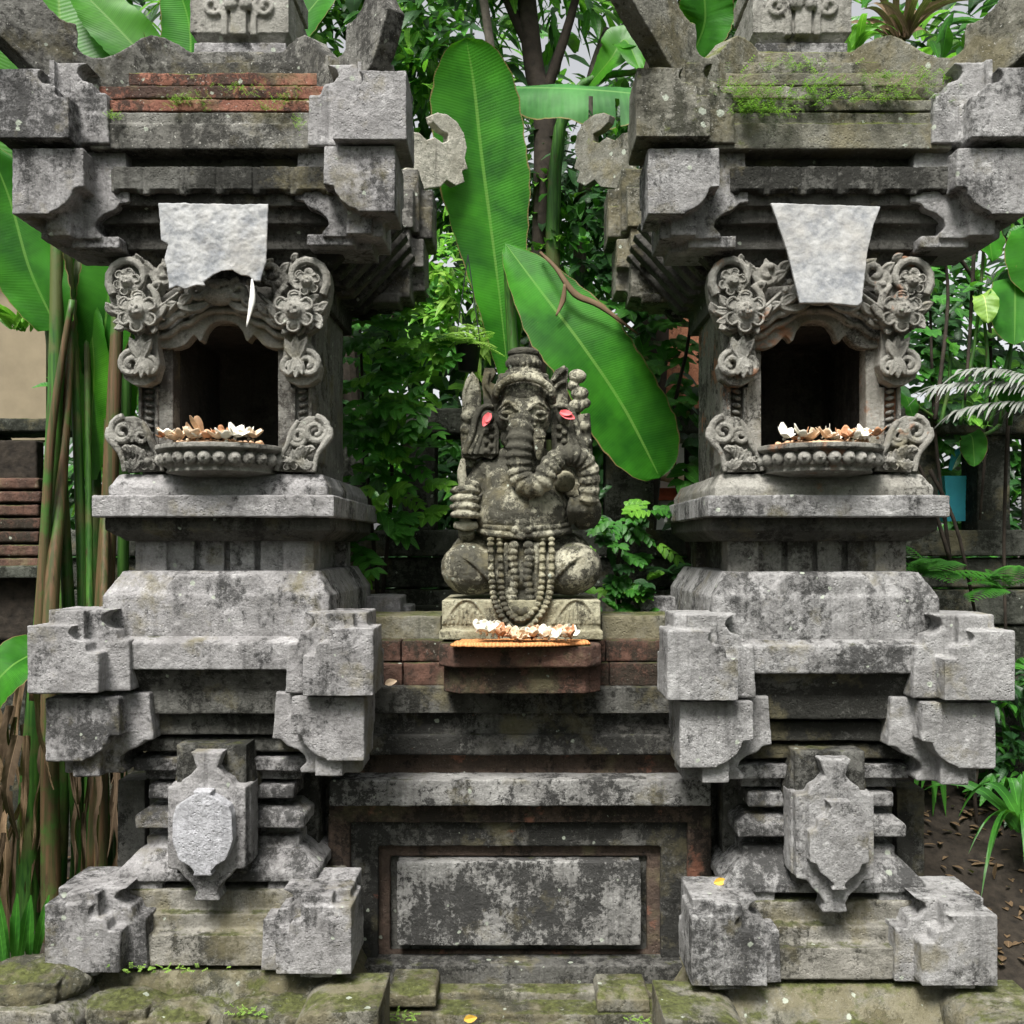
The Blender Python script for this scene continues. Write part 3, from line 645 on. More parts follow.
# ---------------------------------------------------------------- wall between the shrines
wall = thing('panelled_wall', 'low dark stone wall with a framed rectangular panel between the two shrines', 'wall', (0, 160, -490))
def wp(name, bm, mat, vox=1.9, parent=None, **k): return obj(name, bm, mat, parent or wall, vox=vox, **k)
def course(name, Y, a, b, x0, x1, mat, back=235, **k):
    bm = B(); q0, q1 = P(x0, a, Y), P(x1, b, Y); box(bm, q0.x, q1.x, Y, back, q1.z, q0.z); return wp(name, bm, mat, **k)
course('core', 150, 712, 1030, 320, 720, M['wall'], 225, vox=2.6)
for x0, x1 in ((352, 441), (602, 690)): course('top_course', 162, 616, 641, x0, x1, M['mossy'], 240)
for a, b, Y in ((640.5, 661.5, 140), (663, 686, 134)):
    x = 335; i = 0
    while x < 705:
        x2 = min(x + random.uniform(60, 80), 710); course('brick', Y + random.uniform(-2, 2), a, b, x, x2 - 1.2, M['brick_d'], 240, vox=1.6); x = x2
course('beam', 122, 687, 713.5, 330, 700, M['wall']); course('beam', 134, 712, 736, 332, 702, M['frame']); course('beam', 126, 735, 755.5, 334, 700, M['frame'])
course('beam', 142, 750, 782, 330, 704, M['frame_r'])
course('ledge', 108, 780, 806, 329, 711, M['ledge'])
def frame(name, Y, outer, inner, depth, mat, **k):      # four flat bars round an opening
    bm = B(); (a, b, c, d), (e, f, g, h) = outer, inner
    def bb(x0, x1, y0, y1):
        q0, q1 = P(x0, y0, Y), P(x1, y1, Y); box(bm, q0.x, q1.x, Y, Y + depth, q1.z, q0.z)
    bb(a, c, b, f + .5); bb(a, c, h - .5, d); bb(a, e, b, d); bb(g, c, b, d); return wp(name, bm, mat, **k)
frame('border', 126, (328, 800, 712, 992), (350, 822, 688, 976), 60, M['frame_r'], vox=1.6)
frame('frame', 134, (346, 818, 692, 980), (378, 846, 661, 967), 60, M['frame'], vox=1.6)
frame('inner_border', 143, (374, 840, 666, 970), (390, 856, 647, 952), 40, M['frame_r'], vox=1.6)
bm = B(); q0, q1 = P(397, 862, 128), P(641, 946, 128); box(bm, q0.x, q1.x, 128, 170, q1.z, q0.z); wp('panel', bm, M['ledge'], 1.5)
course('step', 112, 966, 992, 352, 690, M['frame']); course('step', 92, 992, 1017, 345, 692, M['mossy']); course('step', 60, 1014, 1034, 340, 700, M['mossy'])
for x0, x1, y0 in ((387, 436, 962), (597, 650, 967)):
    bm = B(); Y = 62; q0, q1 = P(x0, y0 + 28, Y), P(x1, y0 + 46, Y)
    quadbox(bm, (q0.x, q1.x, Y, 130, q1.z), (q0.x, q1.x, Y, 130, q0.z - 5)); quadbox(bm, (q0.x, q1.x, Y, 130, q0.z - 6), (q0.x + 3, q1.x - 3, Y + 14, 130, q0.z))
    box(bm, q0.x + 8, q1.x - 8, Y + 12, 130, q1.z - 30, q1.z + 1); wp('buttress', bm, M['mossy'], 1.7)
# the bracket shelf under the statue, an eight-sided slab on a narrower one
def octo(x0, x1, Y0, Y1, c): return [(x0 + c, Y0), (x1 - c, Y0), (x1, Y0 + c), (x1, Y1), (x0, Y1), (x0, Y0 + c)]
k72 = (D + 72) / D
bm = B(); prism(bm, octo(-82 * k72, 82 * k72, 66, 236, 18), zz(668, 66), -108, 'xy'); wp('shelf', bm, M['brick_d'], 1.6)
bm = B(); prism(bm, octo(-78 * k72, 82 * k72, 78, 236, 18), zz(694, 78), zz(668, 66) + 1, 'xy'); wp('shelf', bm, M['brick_d'], 1.6)

# ---------------------------------------------------------------- statue
SK = 1.15
def g(x, y, d=0.): return Vector(((430 + x / 3.105 - 520) * SK, 168 + d * SK / 3.105, (545 - (330 + y / 3.103)) * SK))
q_ = SK / 3.105
st_ = thing('elephant_statue', 'seated elephant-headed stone deity with mossy patches on the shelf', 'statue', (0, 168, -107))
def sp(name, bm, mat='statue', vox=1.1, sub=0, parent=None, rough=.5): return obj(name, bm, M[mat], parent or st_, vox=vox, sub=sub, rough=rough)
def E(bm, x, y, d, rx, rd, rz, rot=0., **k): ell(bm, g(x, y, d), (rx * q_, rd * q_, rz * q_), 18, 12, Matrix.Rotation(rot, 3, 'Y') if rot else None)
def T(bm, pts, rad, seg=12, n=6, flat=1.): tube(bm, [g(*p) for p in pts], (lambda s: rad(s) * q_) if callable(rad) else ([r * q_ for r in rad] if isinstance(rad, (list, tuple)) else rad * q_), seg, n, flat)
# base block with carved petal lines
bm = B(); a, b = g(44, 828), g(522, 948); box(bm, a.x, b.x, 108, 232, b.z, a.z - 2); box(bm, a.x - 2.5, b.x + 2.5, 104, 236, b.z - 1, b.z + 9); 
bm_b = bm
for q in (-1, 1):
    cxp = 283 + q * 165
    for i in range(-5, 6):
        T(bm, [(cxp + i * 13, 905, -165), (cxp + i * 11, 905 - 62 + abs(i) * 9, -165)], 3.2, 6, 1)
    T(bm, [(cxp - 72, 906, -165), (cxp - 30, 845, -165), (cxp, 832, -165), (cxp + 30, 845, -165), (cxp + 72, 906, -165)], 4, 6)
sp('base', bm, 'statue_p', 1.2)
# body: folded legs, belly, chest, arms, head and trunk as one surface
bm = B()
for q in (-1, 1):
    c = 283 + q * 168
    E(bm, c, 738, -55, 82, 92, 80); E(bm, 283 + q * 150, 752, -62, 88, 88, 72); T(bm, [(c + q * 40, 690, -110), (c - q * 20, 720, -150), (283 + q * 80, 790, -135)], 6, 6); E(bm, 283 + q * 110, 748, -40, 90, 95, 72); E(bm, 283 + q * 60, 765, -75, 80, 60, 50); E(bm, 283 + q * 120, 700, 30, 110, 90, 80)
E(bm, 283, 770, -100, 75, 45, 45)
E(bm, 283, 570, -25, 155, 122, 112); E(bm, 285, 490, 0, 136, 98, 112); E(bm, 283, 430, 12, 118, 80, 65); E(bm, 262, 560, -60, 95, 85, 80)
for q in (-1, 1): E(bm, 283 + q * 98, 440, 10, 52, 58, 58)
# viewer's-left arm down to the raised fist, and the right one up to the bowl
T(bm, [(182, 430, 10), (140, 490, 5), (120, 560, -10)], [50, 42, 38]); T(bm, [(128, 575, 0), (112, 560, -50), (108, 540, -85)], [38, 34, 32])
T(bm, [(385, 430, 15), (440, 470, 30), (490, 545, 10)], [50, 40, 40]); E(bm, 492, 560, -50, 44, 50, 56); T(bm, [(482, 585, 20), (474, 580, -40), (462, 560, -70)], [34, 34, 34])
# head
E(bm, 290, 262, -45, 90, 80, 80); E(bm, 262, 232, -75, 44, 40, 40); E(bm, 318, 232, -75, 44, 40, 40); E(bm, 288, 330, -40, 72, 62, 52); E(bm, 287, 300, -90, 42, 42, 52)
E(bm, 290, 385, -10, 88, 60, 40)
def trr(s): return (42 - 9 * min(1, s * 3)) + (2.8 if math.sin(s * 150) > -.2 else -2)
T(bm, [(284, 285, -105), (279, 345, -130), (276, 400, -135), (280, 450, -135), (300, 490, -142), (340, 482, -150), (372, 432, -150), (408, 400, -146), (446, 398, -138), (480, 425, -124), (492, 480, -112), (488, 540, -100)], trr, 16, 9)
# brows, eyes, mouth
for q in (-1, 1):
    T(bm, [(290 + q * 18, 258, -128), (290 + q * 45, 232, -124), (290 + q * 80, 255, -100)], [5, 7, 4], 8)
    E(bm, 290 + q * 50, 264, -110, 20, 14, 9); T(bm, [(290 + q * 26, 272, -122), (290 + q * 50, 285, -118), (290 + q * 76, 270, -100)], 5, 6)
E(bm, 330, 330, -88, 30, 26, 30); E(bm, 300, 300, -118, 30, 18, 8)
# fist fingers
for i in range(4): T(bm, [(70, 500 + i * 25, -80), (92, 498 + i * 25, -122), (128, 499 + i * 25, -122), (152, 503 + i * 25, -88)], [9, 13, 13, 10], 8)
T(bm, [(150, 500, -70), (140, 482, -110), (112, 480, -118)], [12, 13, 10], 8)
E(bm, 112, 540, -75, 40, 38, 55)
# hand holding the bowl
for i in range(4): T(bm, [(438 + i * 22, 600, -72), (434 + i * 22, 560, -112), (438 + i * 20, 522, -108)], [10, 12, 8], 8)
E(bm, 470, 560, -75, 42, 34, 44)
body = sp('body', bm, 'statue', 1.0, sub=1, rough=1.1)
# ears
for q, x0, x1, y0, y1 in ((-1, 96, 208, 222, 398), (1, 378, 500, 215, 398)):
    bm = B(); pts = [(208, 235), (175, 224), (145, 238), (128, 275), (118, 320), (96, 372), (100, 392), (140, 398), (160, 390), (190, 400), (212, 380), (215, 300)]
    if q > 0: pts = [(588 - a + 4, b) for a, b in pts]
    prism(bm, [(g(a, b).x, g(a, b).z) for a, b in pts], g(0, 0, -45).y, g(0, 0, 5).y)
    def mx(x): return x if q < 0 else 592 - x
    T(bm, [(mx(196), 236, -48), (mx(165), 236, -52), (mx(143), 270, -52), (mx(128), 330, -52), (mx(106), 384, -48)], [8, 9, 8, 8, 7], 8)
    for i in range(5): T(bm, [(mx(150 + i * 13), 320, -46), (mx(122 + i * 19), 385, -50)], [4, 8], 6, 1)
    for i in range(6): E(bm, mx(190 - (i % 2) * 16), 300 + i * 15, -52, 9, 9, 9)
    E(bm, mx(178), 268, -48, 20, 12, 22)
    sp('ear', bm, 'statue', .9)
# tusk
bm = B(); T(bm, [(326, 318, -112), (334, 345, -128), (337, 378, -134), (338, 408, -132)], [15, 17, 15, 6]); 
for y in (338, 350): T(bm, [(318, y, -128), (336, y + 4, -146), (354, y, -128)], 4, 6)
sp('tusk', bm, 'statue_p', .8)
bm = B(); E(bm, 258, 468, -60, 1, 1, 1); bm.free()
# crown
bm = B()
T(bm, [(204, 225, -70), (208, 190, -98), (245, 165, -122), (290, 158, -128), (335, 165, -122), (374, 190, -98), (380, 228, -70)], 13, 8); 
for i in range(17):
    a = math.pi * (i + .5) / 17; E(bm, 291 - 84 * math.cos(a), 212 - 62 * math.sin(a), -105 - 22 * math.sin(a), 9, 9, 11)
def ring(cx_, y, r, h, d=-35): 
    c = g(cx_, y, d); ps = [(c.x + r * q_ * math.cos(t), c.y + r * q_ * .9 * math.sin(t)) for t in [2 * math.pi * i / 28 for i in range(28)]]; prism(bm, ps, c.z, c.z + h * q_, 'xy')
E(bm, 290, 195, -40, 90, 78, 62); ring(290, 165, 76, 22); ring(290, 148, 66, 14); ring(290, 136, 57, 16); ring(290, 122, 50, 42); ring(290, 82, 46, 12); ring(290, 72, 50, 12); E(bm, 290, 60, -35, 44, 40, 12)
for i in range(9):
    a = math.pi * (i + .5) / 9; E(bm, 290 - 62 * math.cos(a), 142, -35 - 56 * math.sin(a), 11, 9, 13); E(bm, 290 - 49 * math.cos(a), 100, -35 - 44 * math.sin(a), 10, 8, 14)
for q in (-1, 1):
    for i in range(5): E(bm, 290 + q * (86 - i * 5), 205 - i * 16, -55 + i * 4, 15, 14, 13)
sp('crown', bm, 'statue', .9, rough=.8)
# raised attributes behind the head
bm = B(); pr = [(96, 250), (94, 190), (108, 140), (128, 116), (146, 140), (156, 185), (154, 250)]
prism(bm, [(g(a, b).x, g(a, b).z) for a, b in pr], g(0, 0, 0).y, g(0, 0, 34).y); T(bm, [(104, 250, 0), (104, 180, -2), (126, 132, 0)], 5, 6); T(bm, [(112, 250, 15), (110, 320, 15), (120, 420, 15)], [22, 20, 26]); E(bm, 126, 262, 0, 34, 26, 22); E(bm, 115, 300, 10, 28, 26, 22)
sp('axe', bm, 'statue', 1.)
bm = B(); prism(bm, [(g(a, b).x, g(a, b).z) for a, b in [(166, 235), (158, 150), (166, 105), (196, 104), (204, 120), (186, 150), (212, 160), (214, 235)]], g(0, 0, 0).y, g(0, 0, 34).y); T(bm, [(180, 120, -6), (172, 160, -6), (190, 190, -6), (205, 230, -6)], 8, 6); sp('emblem', bm, 'statue', 1.)
bm = B(); prism(bm, [(g(a, b).x, g(a, b).z) for a, b in [(372, 235), (366, 160), (392, 112), (420, 97), (434, 110), (430, 160), (432, 235)]], g(0, 0, -6).y, g(0, 0, 34).y); T(bm, [(384, 150, -14), (405, 125, -14), (424, 110, -12)], 7, 6); T(bm, [(380, 190, -14), (400, 160, -14), (424, 150, -12)], 7, 6); sp('emblem', bm, 'statue', 1.)
bm = B()
for x, y, r in ((462, 130, 30), (470, 185, 30), (448, 160, 22), (484, 215, 22), (460, 225, 28)): E(bm, x, y, 12, r, r * .8, r * .78)
T(bm, [(482, 250, 18), (490, 320, 18), (492, 430, 20)], [22, 18, 24]); E(bm, 486, 290, 8, 20, 20, 20); E(bm, 490, 340, 8, 20, 20, 20)
sp('flower_mace', bm, 'statue', 1.)
# broken tusk held in the fist
bm = B(); T(bm, [(110, 612, -80), (108, 500, -88), (100, 450, -95), (104, 402, -90)], [17, 17, 15, 7]); T(bm, [(80, 605, -85), (110, 612, -100), (146, 605, -85)], 13, 8); E(bm, 112, 606, -80, 38, 34, 16); T(bm, [(112, 620, -60), (112, 640, -40)], 26, 10, 1); sp('held_tusk', bm, 'statue', .9)
bm = B(); c = g(450, 500, -100); E(bm, 418, 470, -60, 34, 30, 34); sp('bowl', bm, 'statue_p', .9)
# belt
bm = B()
for y, r in ((612, 9), (632, 11)): T(bm, [(152, y - 12, -40), (190, y, -108), (283, y + 6, -140), (378, y, -108), (436, y - 10, -45)], r, 8)
for a, b in ((275, 600), (292, 600), (266, 622), (300, 622), (283, 615), (283, 640)): E(bm, a, b, -146, 15, 10, 13)
sp('belt', bm, 'statue', .9)
# apron with paired bosses
bm = B(); prism(bm, [(g(a, b).x, g(a, b).z) for a, b in ((232, 660), (338, 660), (344, 740), (330, 840), (238, 840), (226, 740))], g(0, 0, -128).y, g(0, 0, -80).y)
for i in range(9):
    for q in (-1, 1): E(bm, 283 + q * (22 + 4 * math.sin(i)), 668 + i * 20, -140, 15, 14, 13); E(bm, 283 + q * 46, 690 + i * 16, -128, 8, 10, 30)
sp('apron', bm, 'statue', .9, rough=.8)
# double bead garland
bm = B()
for off in (0, 28):
    path = smooth_path([g(190 + off, 650, -120), g(194 + off, 760, -160), g(205 + off * .9, 840, -172), (g(240 + off * .5, 900 - off * .8, -185)), g(280, 920 - off, -188), g(320 - off * .5, 900 - off * .8, -185), g(360 - off * .9, 840, -172), g(374 - off, 760, -160), g(376 - off, 650, -120)], 10)
    L = 0; last = None
    for p in path:
        if last is None or (p - last).length > 5.4: ell(bm, p, (4.3, 3.8, 2.9), 8, 6); last = p
    tube(bm, [p + Vector((0, 3, 0)) for p in path[::3]], 3.6, 6, 1)
for a, b in ((283, 868), (268, 862), (298, 862), (262, 880), (304, 880), (283, 890)): E(bm, a, b, -178, 12, 10, 12)
sp('garland', bm, 'statue_p', .75, rough=.7)

# ---------------------------------------------------------------- hanging sheets over the niches
def sheet(name, pts, Y, th, mat, label, cat, wob, holes=()):
    bm = B(); ps = [(P(x, y, Y).x, P(x, y, Y).z) for x, y in pts]; prism(bm, ps, Y, Y + th)
    return obj(name, bm, mat, vox=.9, rough=wob, label=label, cat=cat)
tl = [(158, 203), (268, 204), (267, 230), (266, 262), (260, 281), (254, 281), (249, 276), (240, 275), (232, 270), (222, 271), (213, 275), (203, 282), (205, 286), (196, 285), (185, 289), (176, 286), (169, 289), (167, 270), (164, 258), (168, 244), (161, 240), (160, 222)]
sheet('torn_sheet', tl, 30, 2.6, M['cloth'], 'torn grimy white sheet hanging from the cornice of the brick-topped shrine', 'sheet', 1.3)
bm = B(); tube(bm, [P(252, 279, 28), P(252.5, 290, 27), P(252, 302, 27), P(246.5, 327, 27)], [.8, 2.6, 3.4, .5], 6, 4, .4); obj('paper_strip', bm, M['white'], label='thin white pointed strip dangling below the torn sheet', cat='paper strip')
sheet('tapered_panel', [(771, 203), (881, 206), (874, 225), (868, 250), (862, 302), (858, 306), (830, 303), (800, 303), (797, 290), (787, 250)], 24, 4, M['cloth2'], 'smooth white tapered panel hanging over the niche of the mossy shrine', 'panel', .8)

# ---------------------------------------------------------------- offerings
rf = random.Random(21)
def petalgrid(bm, c, d, nrm, L, W, curl, ci=0, lay=None):
    d = d.normalized(); nrm = nrm.normalized(); sd_ = d.cross(nrm).normalized(); rows = []
    N = 6
    for i in range(N):
        s = i / (N - 1); w_ = W * math.sin(math.pi * min(.97, .12 + .8 * s)) * (1 - .25 * s)
        a = curl * s; p = c + d * (L * (math.sin(a) / max(curl, .01)) if curl > .05 else L * s) + nrm * (L * (1 - math.cos(a)) / max(curl, .01) if curl > .05 else 0)
        rows.append([bm.verts.new(p + sd_ * w_ * t_ + nrm * w_ * .35 * abs(t_)) for t_ in (-1, -.5, 0, .5, 1)])
    for A, C in zip(rows, rows[1:]):
        for k in range(4):
            f = bm.faces.new((A[k], A[k + 1], C[k + 1], C[k])); f.material_index = ci
def frangipani(c, r, mat, label, group, wilt=.5):
    bm = B(); up = Vector((rf.uniform(-.5, .5), rf.uniform(-1, .1), 1)).normalized(); a0 = rf.uniform(0, 6); base = up.orthogonal().normalized()
    for i in range(5):
        d = Matrix.Rotation(a0 + i * 1.257, 3, up) @ base + up * rf.uniform(.1, .5)
        petalgrid(bm, Vector(c), d, up, r * rf.uniform(.85, 1.1), r * .42, .3 + wilt * rf.uniform(.6, 2.2))
    ell(bm, Vector(c) - up * r * .18, (r * .14,) * 3, 6, 5)
    o = obj('frangipani_flower', bm, mat, label=label, cat='flower', group=group); m = o.modifiers.new('thick', 'SOLIDIFY'); m.thickness = .0009; return o
def drypetal(c, r, mat, label, group):
    bm = B(); d = Vector((rf.uniform(-1, 1), rf.uniform(-.6, .2), rf.uniform(-.1, .35)))
    for i in range(2):
        petalgrid(bm, Vector(c), d + Vector((rf.uniform(-.4, .4), 0, rf.uniform(-.3, .3))), Vector((rf.uniform(-.3, .3), -.3, 1)), r * 1.25, r * .36, rf.uniform(.8, 2.6))
    o = obj('dry_petal', bm, mat, label=label, cat='petal', group=group); m = o.modifiers.new('thick', 'SOLIDIFY'); m.thickness = .001; return o
for s_, where, gname in ((SL, 'in the dish of the brick-topped shrine', 'offerings in the left dish'), (SR, 'in the dish of the mossy-roofed shrine', 'offerings in the right dish')):
    zt = zz(441, 30); cx = s_.cx
    bm = B(); ell(bm, (cx, 58, zt - 3), (56, 42, 5), 20, 8)
    for i in range(60): 
        a = rf.uniform(0, 6.28); q = rf.uniform(0, 1) ** .5; ell(bm, (cx + 50 * q * math.cos(a), 58 + 30 * q * math.sin(a), zt), (4, 3, 2.5), 6, 4, Matrix.Rotation(rf.uniform(-1, 1), 3, 'Y'))
    obj('petal_litter', bm, M['pb'], label='bed of dry brown petals ' + where, cat='dry petals', kind='stuff')
    for i in range(11):
        x = cx - 46 + i * 9.2 + rf.uniform(-3, 3); y = rf.uniform(18, 40)
        frangipani((x, y, zt + rf.uniform(1, 5)), rf.uniform(11, 14), M[rf.choice(['pw', 'py', 'pw', 'py', 'po'] if s_.right else ['pw', 'po', 'pw', 'py'])], 'small wilted frangipani flower ' + where, 'frangipani ' + gname)
    for i in range(9):
        x = cx + rf.uniform(-48, 48); drypetal((x, rf.uniform(22, 44), zt + rf.uniform(2, 5)), rf.uniform(8, 11), M[rf.choice(['po', 'py', 'pw'])], 'curled dry petal ' + where, 'dry petals among ' + gname)
    if not s_.right:
        for q, h in ((-14, 12), (-8, 15), (-2, 9)): drypetal((cx + q, 30, zt + h * .4), h, M['pb'], 'curled dry petal ' + where, 'dry petals among ' + gname)
# woven tray with flowers before the statue
bm = B(); n = 12; top = []
for sgn in (0, 1):
    pass
pl = [(-70, 56), (-66, 50), (-30, 46), (10, 50), (48, 60), (72, 72), (70, 84), (40, 92), (-20, 94), (-66, 92)]
prism(bm, [(x * 1.06, y) for x, y in pl], -107.4, -104.8, 'xy'); prism(bm, [(x * 1.0 + 2, y + 4) for x, y in pl], -104.8, -103.4, 'xy')
obj('woven_tray', bm, M['tray'], vox=1., rough=.8, label='flat orange woven leaf tray on the shelf at the feet of the statue', cat='tray')
for i in range(26):
    x = -44 + (i % 13) * 8.2 + rf.uniform(-3, 3); y = 62 + (i // 13) * 14 + rf.uniform(-3, 3)
    m = 'pw' if i % 13 < 3 else rf.choice(['py', 'pw', 'po', 'py']); lab = 'fresh white frangipani flower on the orange tray' if m == 'pw' else 'wilted orange-pink frangipani flower on the orange tray'
    frangipani((x, y, -100 + rf.uniform(0, 4) + (5 if i % 13 < 3 else 0)), rf.uniform(10, 12.5) + (2 if i % 13 < 2 else 0), M[m], lab, lab + 's', .9)
# pink petals behind the ears
for x, y, tx, ty, l in ((186, 258, 165, 302, 'pink petal tucked at the statue ear on the left'), (404, 254, 450, 278, 'pink petal tucked at the statue ear on the right')):
    bm = B(); a, b = g(x, y, -70), g(tx, ty, -66)
    petalgrid(bm, a, b - a, Vector((0, -1, .2)), (b - a).length, 5.5, .4); petalgrid(bm, a, b - a + Vector((3, 0, 2)), Vector((0, -1, .4)), (b - a).length * .8, 4.5, .7)
    o = obj('pink_petal', bm, M['pink'], label=l, cat='petal'); o.modifiers.new('thick', 'SOLIDIFY').thickness = .001
# ---------------------------------------------------------------- ground
def fbm(x, y): return noise.noise(Vector((x * .006, y * .006, 0))) * 10 + noise.noise(Vector((x * .03, y * .03, 3))) * 4
bm = B(); NX, NY = 150, 130; grid = []
xs = [-2600 + 5200 * (i / NX) for i in range(NX + 1)]
for j in range(NY + 1):
    y = -1500 + 5500 * (j / NY) ** 1.3; row = []
    for x in xs:
        h = -520 + fbm(x, y) * .6
        if x > 440 and y > 150: h += min(1, (x - 440) / 120) * min(1, (y - 150) / 350) * 160
        if x < -440 and y > 250: h += min(1, (-x - 440) / 150) * min(1, (y - 250) / 300) * 60
        row.append(bm.verts.new((x, y, h)))
    grid.append(row)
for A, C in zip(grid, grid[1:]):
    for i in range(NX): bm.faces.new((A[i], A[i + 1], C[i + 1], C[i]))
obj('ground', bm, M['soil'], kind='structure')
# far sheet of ground reaching the horizon
bm = B(); v = [bm.verts.new(p) for p in ((-40000, -20000, -545), (40000, -20000, -545), (40000, 90000, -545), (-40000, 90000, -545))]; bm.faces.new(v); obj('terrain', bm, M['soil'], kind='structure')
rr = random.Random(4)
# rough stones at the foot
for i, (px, py, r, lab) in enumerate(((118, 1006, 34, 'rounded mossy boulder at the foot of the brick-topped shrine'), (170, 1016, 44, 'broad flat boulder in front of the brick-topped shrine plinth'), (268, 1014, 40, 'moss-edged boulder between the feet of the left plinth'), (20, 978, 46, 'dark flat rock at the far left corner of the ground'), (505, 1042, 30, 'small low stone in the middle of the foreground'), (570, 1036, 20, 'pale chip of stone before the wall'), (838, 1040, 50, 'broad stone before the mossy-roofed shrine'))):
    p = P(px, py, -20); bm = B(); ell(bm, (p.x, p.y + 20, p.z - r * .3), (r * 1.3, r * .95, r * .46), 20, 14)
    for k in range(5): ell(bm, (p.x + rr.uniform(-.7, .7) * r, p.y + 20 + rr.uniform(-.4, .4) * r, p.z - r * .4), (r * .62, r * .5, r * .36), 14, 10); box(bm, p.x - r * .8, p.x + r * .9, p.y - r * .3, p.y + r * .9, p.z - r, p.z + r * .02)
    o = obj('boulder', bm, M['mossy'], vox=1.5, rough=3.2, label=lab, cat='boulder')
# ---------------------------------------------------------------- leaves
def leaf(bm, uvl, base, d, nrm, L, W, droop=.3, fold=.25, seg=3, mi=0, shape=None, wave=0.):
    d = d.normalized(); side = d.cross(nrm)
    if side.length < 1e-3: side = d.orthogonal()
    side.normalize(); up = side.cross(d).normalized(); rows = []
    for i in range(seg + 1):
        s = i / seg; w_ = W * (shape(s) if shape else math.sin(math.pi * (s * .93 + .035)) ** .8 * (1.08 - .35 * s))
        p = base + d * (L * s) - Vector((0, 0, 1)) * (droop * L * s * s)
        wv = wave * math.sin(s * 9 + base.x)
        rows.append((s, [bm.verts.new(p - side * w_ + up * (fold * w_ + wv)), bm.verts.new(p), bm.verts.new(p + side * w_ + up * (fold * w_ - wv))]))
    for (s0, A), (s1, C) in zip(rows, rows[1:]):
        for k in range(2):
            f = bm.faces.new((A[k], A[k + 1], C[k + 1], C[k])); f.material_index = mi
            for lp, uu, vv in zip(f.loops, (k * .5, k * .5 + .5, k * .5 + .5, k * .5), (s0, s0, s1, s1)): lp[uvl].uv = (uu, vv)
def newleafbm():
    bm = B(); return bm, bm.loops.layers.uv.new('UVMap')
rv = random.Random(99)
def rdir(zb=0.): 
    v = Vector((rv.gauss(0, 1), rv.gauss(0, 1), rv.gauss(0, 1) + zb)); return v.normalized()
def crown(name, lumps, n, size, mats, parent=None, wr=.42, droop=.35, front=.35, **k):
    """leaf clumps in ellipsoidal lumps (c, r); leaves sit in small sprays so the outline stays uneven"""
    bm, uvl = newleafbm(); tot = sum(r[0] * r[2] for c, r in lumps)
    for c, r in lumps:
        m = int(n * r[0] * r[2] / tot / 6) + 1
        for i in range(m):
            a = rdir(); q = rv.uniform(.25, 1.) ** .5
            p = Vector((c[0] + a.x * r[0] * q, c[1] + a.y * r[1] * q, c[2] + a.z * r[2] * q)); tw = (Vector((a.x, a.y - front, a.z * .5 + .1))).normalized(); mi = rv.choices(range(len(mats)), [3, 2, 1][:len(mats)])[0]
            for j in range(6):
                s = size * rv.uniform(.7, 1.25); d = (tw + rdir() * .8).normalized()
                leaf(bm, uvl, p + tw * (j * size * .35) + rdir() * size * .25, d, Vector((rv.uniform(-.4, .4), -.7, 1)), s, s * wr * .5, droop, .3, 3, mi)
    return obj(name, bm, [M[x] for x in mats], parent, **k)
def sprig(bm, uvl, base, d, n, L, W, mi=0, droop=.25, twig=None):
    """pinnate twig: leaf pairs along a bowed axis"""
    d = d.normalized(); side = d.cross(Vector((0, -.6, 1))).normalized(); ln = L * n * .6; pts = []
    for i in range(n):
        s = (i + 1) / n; p = base + d * ln * s - Vector((0, 0, 1)) * droop * ln * s * s; pts.append(p)
        sc_ = (.75 + .5 * math.sin(s * 2.6)) 
        for q in (-1, 1): leaf(bm, uvl, p, d * .55 + side * q + rdir() * .15, Vector((0, -.8, 1)), L * sc_, W * sc_, .25, .2, 4, mi)
    leaf(bm, uvl, pts[-1], d, Vector((0, -.8, 1)), L * 1.05, W, .3, .2, 4, mi)
    return [base] + pts
def big_leaf(name, mid, width, mat, nrm, parent, nu=10, nv=46, tears=0, cup=.18, wave=2.5, seed=0, flop=0., asym=1.):
    """a broad leaf along a curved midrib; width(s) gives the half width; nrm roughly faces the viewer"""
    rn = random.Random(seed); bm, uvl = newleafbm(); ps = smooth_path(mid, 12); N = len(ps)
    acc = [0]
    for a, b in zip(ps, ps[1:]): acc.append(acc[-1] + (b - a).length)
    T_ = acc[-1]; grid = []; cut = set(rn.sample(range(int(nv * .15), int(nv * .9)), tears)) if tears else set()
    for j in range(nv + 1):
        s = j / nv; d = s * T_; i = 0
        while i < N - 2 and acc[i + 1] < d: i += 1
        f = (d - acc[i]) / max(1e-6, acc[i + 1] - acc[i]); p = ps[i].lerp(ps[i + 1], f); t_ = (ps[i + 1] - ps[i]).normalized()
        side = t_.cross(nrm).normalized(); up = side.cross(t_).normalized(); w_ = width(s); row = []
        for k in range(-nu, nu + 1):
            u = k / nu; ww = w_ * (asym if k > 0 else 1.)
            jag = 1 + .02 * math.sin(j * 1.9 + (k > 0)) + rn.uniform(-.012, .012)
            q = p + side * ww * u * jag + up * (cup * ww * abs(u) - flop * ww * u * u) + up * wave * math.sin(s * 17 + u * 3 + seed) * u * u - t_ * 0
            q = q + t_ * (.22 * ww * abs(u))
            row.append(bm.verts.new(q))
        grid.append(row)
    for j, (A, C) in enumerate(zip(grid, grid[1:])):
        for k in range(2 * nu):
            if j in cut and (k < nu - 2 if j % 2 else k > nu + 2): continue
            f = bm.faces.new((A[k], A[k + 1], C[k + 1], C[k]))
            for lp, uu, vv in zip(f.loops, (k, k + 1, k + 1, k), (j, j, j + 1, j + 1)): lp[uvl].uv = (uu / (2 * nu), vv / nv)
    o = obj(name, bm, M[mat], parent); return o
